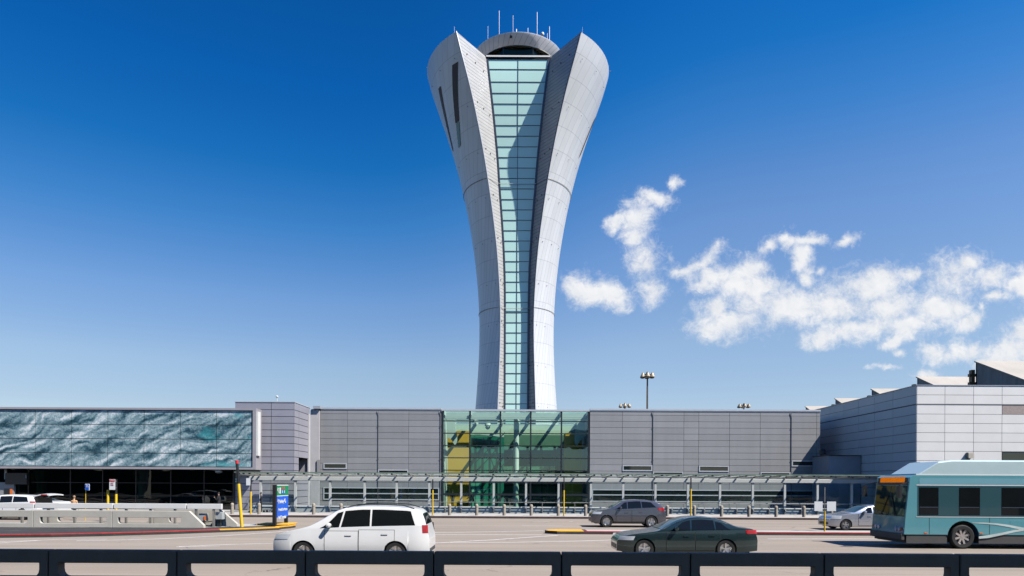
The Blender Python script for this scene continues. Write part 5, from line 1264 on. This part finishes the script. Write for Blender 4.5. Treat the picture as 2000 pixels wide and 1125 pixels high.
    def top_patch(x0, x1, wf0, wf1, off=.008):
        rws = []
        for i in range(13):
            x = x0 + (x1-x0)*i/12; wf = wf0 + (wf1-wf0)*i/12; e = ze(x); we = half(x, e); cz = ztop(x); rw_ = []
            sl = (ztop(x+.05)-ztop(x-.05))/.1; nrm = Vector((-sl, 0, 1)).normalized()
            for q in [-1 + 2*k/12 for k in range(13)]:
                y = q*we*wf; a = abs(q*wf)
                zz = e + (cz-e)*(1.0 if a < .3 else max(0, 1 - ((a-.3)/.7)**2.6*1.0))
                rw_.append(Vector((x, y, zz)) + nrm*(off+.006))
            rws.append(rw_)
        return rws
    g = MB(); g.grid(top_patch(*screen)); g.build('windscreen', M['car_screen'], t, world=False)
    if back: g = MB(); g.grid(top_patch(*back)); g.build('rear_window', M['car_glass'], t, world=False)
    # grille and bumper trim on the nose
    g = MB(); g.box(-.012, .06, -Wd*.30, Wd*.30, sill+.12, sill+.27); g.build('grille', M['black'], t, world=False)
    g = MB(); g.box(L-.06, L+.012, -Wd*.36, Wd*.36, sill+.12, sill+.24); g.build('rear_bumper_trim', M['frame_dk'], t, world=False)
    t.empty_display_size = .3
    c = Car(); c.t = t; c.half = half; c.ztop = ztop; c.zs = zs; c.ze = ze
    return c
# white people carrier
L = 5.12
make_car('white_minivan', (X(531, 22.2), 22.2+.98, 0), 'white people carrier with roof rails passing in the near lane', L, 1.96,
    [(0,.62),(.04,.80),(.14,.92),(.5,1.02),(1.05,1.15),(1.25,1.22),(2.05,1.70),(2.35,1.80),(2.9,1.85),(3.6,1.85),(4.4,1.81),(4.75,1.74),(4.92,1.55),(5.03,1.15),(5.10,.95),(5.12,.6)],
    [(0,.95),(1.2,1.10),(3,1.16),(5.1,1.22)], .22, (1.02, 4.02), .345, paint('white_paintwork', (.80, .79, .77), 0, .3),
    [(1.55,2.18,2.12,2.30,.05,.90),(2.24,3.18,2.36,3.18,.05,.90),(3.24,4.66,3.24,4.50,.05,.90)], (1.32,2.22,.92,.86), (4.86,5.0,.80,.86),
    roof_w=.80, doors=((1.72,2.80,1.03),(2.83,3.98,1.07)), cladding=M['frame_dk'], heads=(.06,.52,.10,.62,.76,.92), tails=(4.90,5.08,4.88,5.06,.98,1.24), rack=(2.4,4.6), cat='van')
# grey compact SUV
make_car('grey_suv', (X(1155.5, 41.2), 41.2+.9, 0), 'dark grey compact sport utility car driving past the far island', 4.52, 1.84,
    [(0,.55),(.03,.78),(.14,.93),(.35,1.0),(.95,1.10),(1.12,1.16),(1.85,1.56),(2.2,1.65),(2.8,1.69),(3.4,1.66),(3.95,1.57),(4.15,1.50),(4.33,1.22),(4.46,1.0),(4.52,.62)],
    [(0,.98),(1.2,1.08),(2.4,1.13),(4.5,1.24)], .24, (.93, 3.62), .36, paint('grey_paintwork', (.125, .125, .145), .6, .25),
    [(1.42,2.15,1.98,2.15,.05,.90),(2.20,3.02,2.20,2.98,.05,.90),(3.07,3.92,3.03,3.62,.06,.86)], (1.18,2.0,.92,.85), (4.12,4.36,.80,.86),
    roof_w=.78, doors=((1.5,2.42,1.02),(2.45,3.28,1.05)), cladding=M['frame_dk'], heads=(.05,.55,.12,.66,.80,.95), tails=(4.1,4.44,3.98,4.38,1.02,1.20), spokes=5, mirror_x=1.75)
# dark saloon
make_car('dark_saloon', (X(1207, 24.0), 24.0+.93, 0), 'dark blue saloon car in the near lane in front of the grey one', 4.95, 1.86,
    [(0,.50),(.03,.66),(.14,.76),(.45,.84),(1.3,.95),(1.5,1.0),(2.2,1.33),(2.55,1.44),(2.95,1.47),(3.4,1.44),(3.75,1.35),(4.2,1.14),(4.45,1.09),(4.82,1.05),(4.92,.92),(4.95,.55)],
    [(0,.82),(1.5,.94),(3,.99),(4.9,1.02)], .20, (.95, 3.82), .335, paint('dark_paintwork', (.022, .045, .047), .5, .2),
    [(1.78,2.55,2.30,2.58,.06,.90),(2.62,3.42,2.64,3.40,.06,.90),(3.48,3.98,3.46,3.66,.08,.80)], (1.55,2.42,.92,.85), (3.55,4.22,.85,.90),
    roof_w=.76, doors=((1.72,2.72,.92),(2.75,3.62,.94)), heads=(.05,.55,.10,.62,.64,.78), tails=(4.55,4.93,4.5,4.92,.88,1.02), plan_f=.22, mirror_x=2.05)
# silver car behind the bus nose
make_car('silver_car', (X(1623, 39.6), 39.6+.9, 0), 'silver saloon car half hidden behind the front of the bus', 4.6, 1.80,
    [(0,.50),(.03,.68),(.14,.80),(.45,.88),(1.25,1.0),(1.42,1.05),(2.1,1.38),(2.45,1.46),(2.9,1.48),(3.4,1.44),(3.9,1.22),(4.1,1.14),(4.5,1.08),(4.58,.95),(4.6,.55)],
    [(0,.86),(1.5,.97),(3,1.0),(4.6,1.04)], .20, (.9, 3.55), .32, paint('silver_paintwork', (.50, .52, .56), .6, .25),
    [(1.7,2.42,2.2,2.44,.06,.9),(2.5,3.2,2.52,3.16,.06,.9)], (1.45,2.3,.92,.85), (3.35,3.95,.85,.9), doors=((1.62,2.55,.95),(2.58,3.35,.96)), heads=(.05,.6,.10,.66,.66,.84), tails=(4.2,4.58,4.2,4.57,.88,1.02), mirror_x=1.95)
# white SUV with raised tailgate, parked at the kerb
sv = make_car('white_suv', (X(-68, 45.8), 45.8+.95, 0), 'white sport utility car with raised tailgate parked behind the rail', 4.78, 1.9,
    [(0,.6),(.04,.82),(.15,.98),(.9,1.12),(1.15,1.2),(1.9,1.60),(2.3,1.69),(3.0,1.71),(3.9,1.66),(4.35,1.60),(4.5,1.52),(4.62,1.15),(4.72,1.0),(4.78,.65)],
    [(0,1.0),(1.2,1.1),(4.7,1.22)], .24, (.95, 3.80), .36, paint('white_paintwork', (.80, .79, .77), 0, .3),
    [(1.45,2.2,2.02,2.22,.05,.9),(2.27,3.1,2.27,3.08,.05,.9),(3.16,4.2,3.14,4.05,.06,.88)], (1.22,2.05,.92,.86), None, roof_w=.80, doors=((1.55,2.5,1.02),(2.53,3.4,1.05)), heads=(.05,.55,.12,.66,.82,.98), tails=(4.35,4.70,4.30,4.64,.95,1.25))
def lid_sheet():
    mb = MB(); rws = []
    for i in range(9):
        f = i/8; x = 4.38 + 1.12*f; z = 1.64 + .16*math.sin(f*2.3) - .02*f
        rws.append([(x, -.72+1.44*k/8, z - .04*abs(k/4-1)**2) for k in range(9)])
    mb.grid(rws); mb.grid([[(p[0], p[1], p[2]-.075) for p in r_] for r_ in rws])
    a = [r_[0] for r_ in rws]; b_ = [r_[-1] for r_ in rws]
    for e in (a, b_, rws[-1]): mb.grid([e, [(p[0], p[1], p[2]-.075) for p in e]], smooth=False)
    return mb
tg = lid_sheet().build('tailgate', MATS['white_paintwork'], sv.t, world=False); ABS[tg.name] = Vector()
mb = MB(); mb.box(4.95, 5.35, -.745, -.70, 1.66, 1.73); mb.build('taillight', MATS['tail_lamp'], tg, world=False)
mb = MB(); mb.box(4.5, 4.66, -.78, .78, .75, 1.48); mb.build('load_space', M['black'], sv.t, world=False)
mb = MB(); mb.tube([(4.5, -.66, 1.35), (4.95, -.64, 1.66)], .02, 6); mb.build('gas_strut', M['black'], tg, world=False)
# white saloon beyond it, only its tail shows
make_car('white_saloon', (X(112, 48.7)-4.7, 48.7+.92, 0), 'white saloon car beyond the open tailgate, only its boot showing', 4.7, 1.84,
    [(0,.52),(.04,.7),(.2,.84),(1.3,1.0),(1.5,1.05),(2.2,1.36),(2.6,1.44),(3.0,1.45),(3.4,1.40),(3.9,1.22),(4.1,1.17),(4.55,1.13),(4.66,1.0),(4.7,.6)],
    [(0,.86),(1.5,.98),(4.7,1.08)], .2, (.92, 3.65), .33, MATS['white_paintwork'], [(1.75,2.5,2.25,2.52,.06,.9),(2.58,3.3,2.6,3.28,.06,.9)], (1.5,2.35,.92,.85), (3.4,3.98,.85,.9), doors=((1.7,2.65,.96),(2.68,3.5,.97)), tails=(4.3,4.68,4.3,4.67,.92,1.08))

# ------------------------------------------------------------------ bus
D = 28.3; BX = X(1766, D); BL_, BW = 12.2, 2.55
BU = thing('city_bus', (BX, D+BW/2, 0), 'teal city bus with pale curved stripe at the right edge', 'bus')
ABS[BU.name] = Vector()
teal = paint('bus_teal', (.115, .335, .37), .15, .3); teal_d = paint('bus_teal_dark', (.022, .075, .088), .1, .3); pale = paint('bus_pale', (.50, .63, .63), .1, .35)
sk_g = mat('bus_skirt', (.07, .065, .06), .6)
wx, wr = X(1882, D)-BX, .50
def arch(xc, ra, z0): return [(xc-ra, z0)] + [(xc - ra*math.cos(R(a)), .5 + ra*math.sin(R(a))) for a in range(0, 181, 15)] + [(xc+ra, z0)]
zk = Z(1850, 1044.5, D); zr = Z(1850, 928, D)
out = [(0, zk)] + arch(wx, .66, zk) + arch(8.6, .66, zk) + [(BL_, zk), (BL_, zr-.1), (BL_-.15, zr), (.35, zr), (.10, zr-.12), (0, 1.35)]
out = [(0.0, zk)] + arch(wx, .66, zk) + arch(8.6, .66, zk) + [(BL_, zk), (BL_, zr-.12), (BL_-.15, zr), (.42, zr), (.24, zr-.10), (.06, 1.30)]
mb = MB(); mb.sheet(out, (), BW, lambda u, z, w: (u, -BW/2+w, z)); mb.build('body', teal, BU, world=False, bevel=.09)
mb = MB()
for a, b_ in ((.12, wx-.66), (wx+.66, 8.6-.66), (8.6+.66, BL_-.1)): mb.box(a, b_, -BW/2+.03, BW/2-.03, .22, zk-.003)
mb.build('skirt', sk_g, BU, world=False)
mb = MB(); mb.box(.3, BL_-.3, -BW/2+.35, BW/2-.35, .24, 1.4); mb.build('underbody', M['rubber'], BU, world=False)
zf = Z(1880, 898, D)
fx0, fx1 = X(1795, D)-BX, BL_-.4
mb = MB(); q = [(fx0, zr-.02), (fx1, zr-.02), (fx1, zf-.05), (fx1-.2, zf), (fx0+1.5, zf), (fx0+.95, zf-.07)]
mb.sheet(q, (), BW-.36, lambda u, z, w: (u, -BW/2+.18+w, z)); mb.build('roof_fairing', pale, BU, world=False, bevel=.06)
mb = MB(); zd = Z(1850, 924, D)
mb.box(.55, BL_-.3, -BW/2+.10, BW/2-.10, zr-.03, zr+.055); mb.build('roof_gutter', M['white'], BU, world=False)
y_ = -BW/2
# side glazing: dark panes between teal-tinted pillars, thin light lines above and below
zw0, zw1 = Z(1880, 1008.5, D), Z(1880, 950, D)
mb = MB(); mb.box(.55, BL_-.5, y_-.004, y_+.02, zw0, zw1); mb.box(.55, BL_-.5, -y_-.02, -y_+.004, zw0, zw1); mb.build('window_band', teal_d, BU, world=False)
def bxp(p): return X(p, D)-BX
for a, b_ in ((1795, 1833), (1873, 1914), (1956, 2010), (2020, 2068), (2078, 2126), (2136, 2184), (2194, 2242), (2252, 2300)):
    for s in (1, -1):
        mb = MB(); mb.box(bxp(a), bxp(b_), min(s*(y_-.009), s*(y_-.003)), max(s*(y_-.009), s*(y_-.003)), zw0+.05, zw1-.05); w_ = mb.build('window', M['car_glass'], BU, world=False); ABS[w_.name] = Vector()
        mb = MB(); mb.box(bxp(a)+.03, bxp(b_)-.03, min(s*(y_-.012), s*(y_-.010)), max(s*(y_-.012), s*(y_-.010)), zw0+.36, zw0+.385); mb.build('sash', M['frame_bl'], w_, world=False)
up_ = MB(); up_.box(.62, BL_-.35, y_-.006, y_+.01, zw1+.07, zr-.13); up_.build('upper_panel', paint('bus_upper', (.20, .42, .48), .2, .25), BU, world=False)
for xj in (1.05, 3.55, 5.6, 7.6, 9.7):
    q_ = MB(); q_.box(xj-.008, xj+.008, y_-.0035, y_+.01, zk+.02, zw0-.06); q_.build('panel_joint', M['frame_dk'], BU, world=False)
for xj in (.9, 3.2, 6.0, 9.4):
    q_ = MB(); q_.box(xj-.06, xj+.06, y_-.012, y_+.01, zk+.05, zk+.10); q_.build('side_reflector', M['orange'], BU, world=False)
q_ = MB(); q_.box(4.4, 5.2, y_-.0045, y_+.01, .72, 1.18); q_.build('service_hatch', teal, BU, world=False, bevel=.002)
mb = MB(); mb.box(.5, BL_-.3, y_-.012, y_-.002, zw1+.03, zw1+.065); mb.box(.5, BL_-.3, y_-.012, y_-.002, zw0-.045, zw0-.02); mb.build('trim_strip', M['white'], BU, world=False)
mb = MB()
def ribbon(mb, pts, w, yy):
    a, b_ = [], []
    for i, p in enumerate(pts):
        p = Vector(p); d_ = (Vector(pts[min(i+1, len(pts)-1)]) - Vector(pts[max(i-1, 0)])).normalized(); n_ = Vector((-d_.y, d_.x))
        wi = w[i] if isinstance(w, list) else w
        a.append((p.x+n_.x*wi/2, yy, p.y+n_.y*wi/2)); b_.append((p.x-n_.x*wi/2, yy, p.y-n_.y*wi/2))
    mb.grid([a, b_], smooth=False)
def zz(y): return Z(1940, y, D)
ribbon(mb, [(bxp(p), zz(y)) for p, y in ((1899, 1021.5), (1920, 1021.8), (1945, 1023.5), (1970, 1027), (2000, 1033), (2040, 1042))], [.02, .05, .07, .09, .11, .12], y_-.0105)
ribbon(mb, [(bxp(p), zz(y)) for p, y in ((1912, 1050), (1930, 1048), (1955, 1043), (1980, 1037.5), (2010, 1033), (2060, 1025))], [.10, .12, .10, .09, .08, .06], y_-.0118)
mb.build('stripe', mat('bus_stripe', (.55, .62, .58), .4), BU, world=False)
# front: windscreen, destination sign, bumper, lamps
def fr_x(z): return .06 + (.24-.06)*(z-1.30)/(zr-.10-1.30)
z0_, z1_ = 1.32, Z(1730, 948, D+1)
zs0, zs1 = Z(1730, 944, D+1), Z(1730, 930.5, D+1)
mb = MB()
for a, b_ in ((-BW/2+.10, -.02), (.02, BW/2-.10)): mb.add([(fr_x(z0_)-.012, a, z0_), (fr_x(z0_)-.012, b_, z0_), (fr_x(z1_)-.012, b_, z1_), (fr_x(z1_)-.012, a, z1_), (fr_x(z0_)+.02, a, z0_), (fr_x(z0_)+.02, b_, z0_), (fr_x(z1_)+.02, b_, z1_), (fr_x(z1_)+.02, a, z1_)], [(0,1,2,3),(4,5,6,7),(0,1,5,4),(1,2,6,5),(2,3,7,6),(3,0,4,7)])
mb.build('windscreen', M['car_screen'], BU, world=False)
mb = MB(); mb.add([(fr_x(z1_+.02)-.010, -BW/2+.10, z1_+.02), (fr_x(z1_+.02)-.010, BW/2-.10, z1_+.02), (fr_x(zr-.12)-.010, BW/2-.16, zr-.12), (fr_x(zr-.12)-.010, -BW/2+.16, zr-.12), (.5, -BW/2+.10, z1_+.02), (.5, BW/2-.10, z1_+.02), (.5, BW/2-.16, zr-.12), (.5, -BW/2+.16, zr-.12)], [(0,1,2,3),(0,1,5,4),(1,2,6,5),(2,3,7,6),(3,0,4,7)])
dsn = mb.build('destination_box', M['black'], BU, world=False); ABS[dsn.name] = Vector()
m, t = new_mat('amber_display')
tc = t.node('ShaderNodeTexCoord').outputs['Object']
br = t.node('ShaderNodeTexBrick', {'Vector': t.node('ShaderNodeMapping', {'Vector': tc, 'Rotation': (R(0), R(90), R(90))}).outputs[0], 'Scale': 14.0, 'Mortar Size': .02, 'Color1': (1, .28, .02, 1), 'Color2': (.7, .17, .01, 1), 'Mortar': (.12, .03, 0, 1)}).outputs[0]
t.l.new(t.node('ShaderNodeEmission', {'Color': br, 'Strength': .5}).outputs[0], t.node('ShaderNodeOutputMaterial').inputs[0])
mb = MB(); c0, c1 = fr_x(zs0)-.014, fr_x(zs1)-.014
mb.add([(c0, -.95, zs0+.04), (c0, .95, zs0+.04), (c1, .95, zs1-.02), (c1, -.95, zs1-.02)], [(0,1,2,3)]); mb.build('display', m, dsn, world=False)
mb = MB(); mb.box(-.10, .05, -BW/2+.04, BW/2-.04, .34, .62); mb.build('bumper', sk_g, BU, world=False, bevel=.03)
for s in (-1, 1):
    mb = MB(); mb.lathe([(0, -.02), (.09, -.02), (.10, .04)], (.0, s*.92, .80), 'x', 14); mb.lathe([(0, -.02), (.09, -.02), (.10, .04)], (.0, s*.68, .80), 'x', 14); mb.build('headlight', MATS['headlamp'], BU, world=False)
    mb = MB(); mb.box(-.01, .04, s*1.08-.05, s*1.08+.05, .74, .86); mb.build('indicator', M['orange'], BU, world=False)
    mb = MB(); mb.bar((.2, s*1.2, zr-.3), (-.25, s*1.38, zr-.42), .035); mb.box(-.31, -.21, s*1.38-.11, s*1.38+.11, zr-.95, zr-.45); mb.build('wing_mirror', M['black'], BU, world=False)
mb = MB()
for s in (-1, 1): mb.bar((.02, s*.55, 1.34), (-.015+fr_x(2.1)-.01, s*.15, 2.15), .025)
mb.build('wiper', M['black'], BU, world=False)
for s in (-1, 1):
    for xc in (wx, 8.6): make_wheel(BU, xc, s*(BW/2-.17), wr, .30, s, mat('bus_rim', (.48, .42, .38), .4, metal=.4), 8)
mb = MB(); mb.box(wx-.62, wx+.62, -BW/2+.30, BW/2-.30, .45, 1.12); mb.box(8.6-.62, 8.6+.62, -BW/2+.30, BW/2-.30, .45, 1.12); mb.build('wheel_well', M['rubber'], BU, world=False)
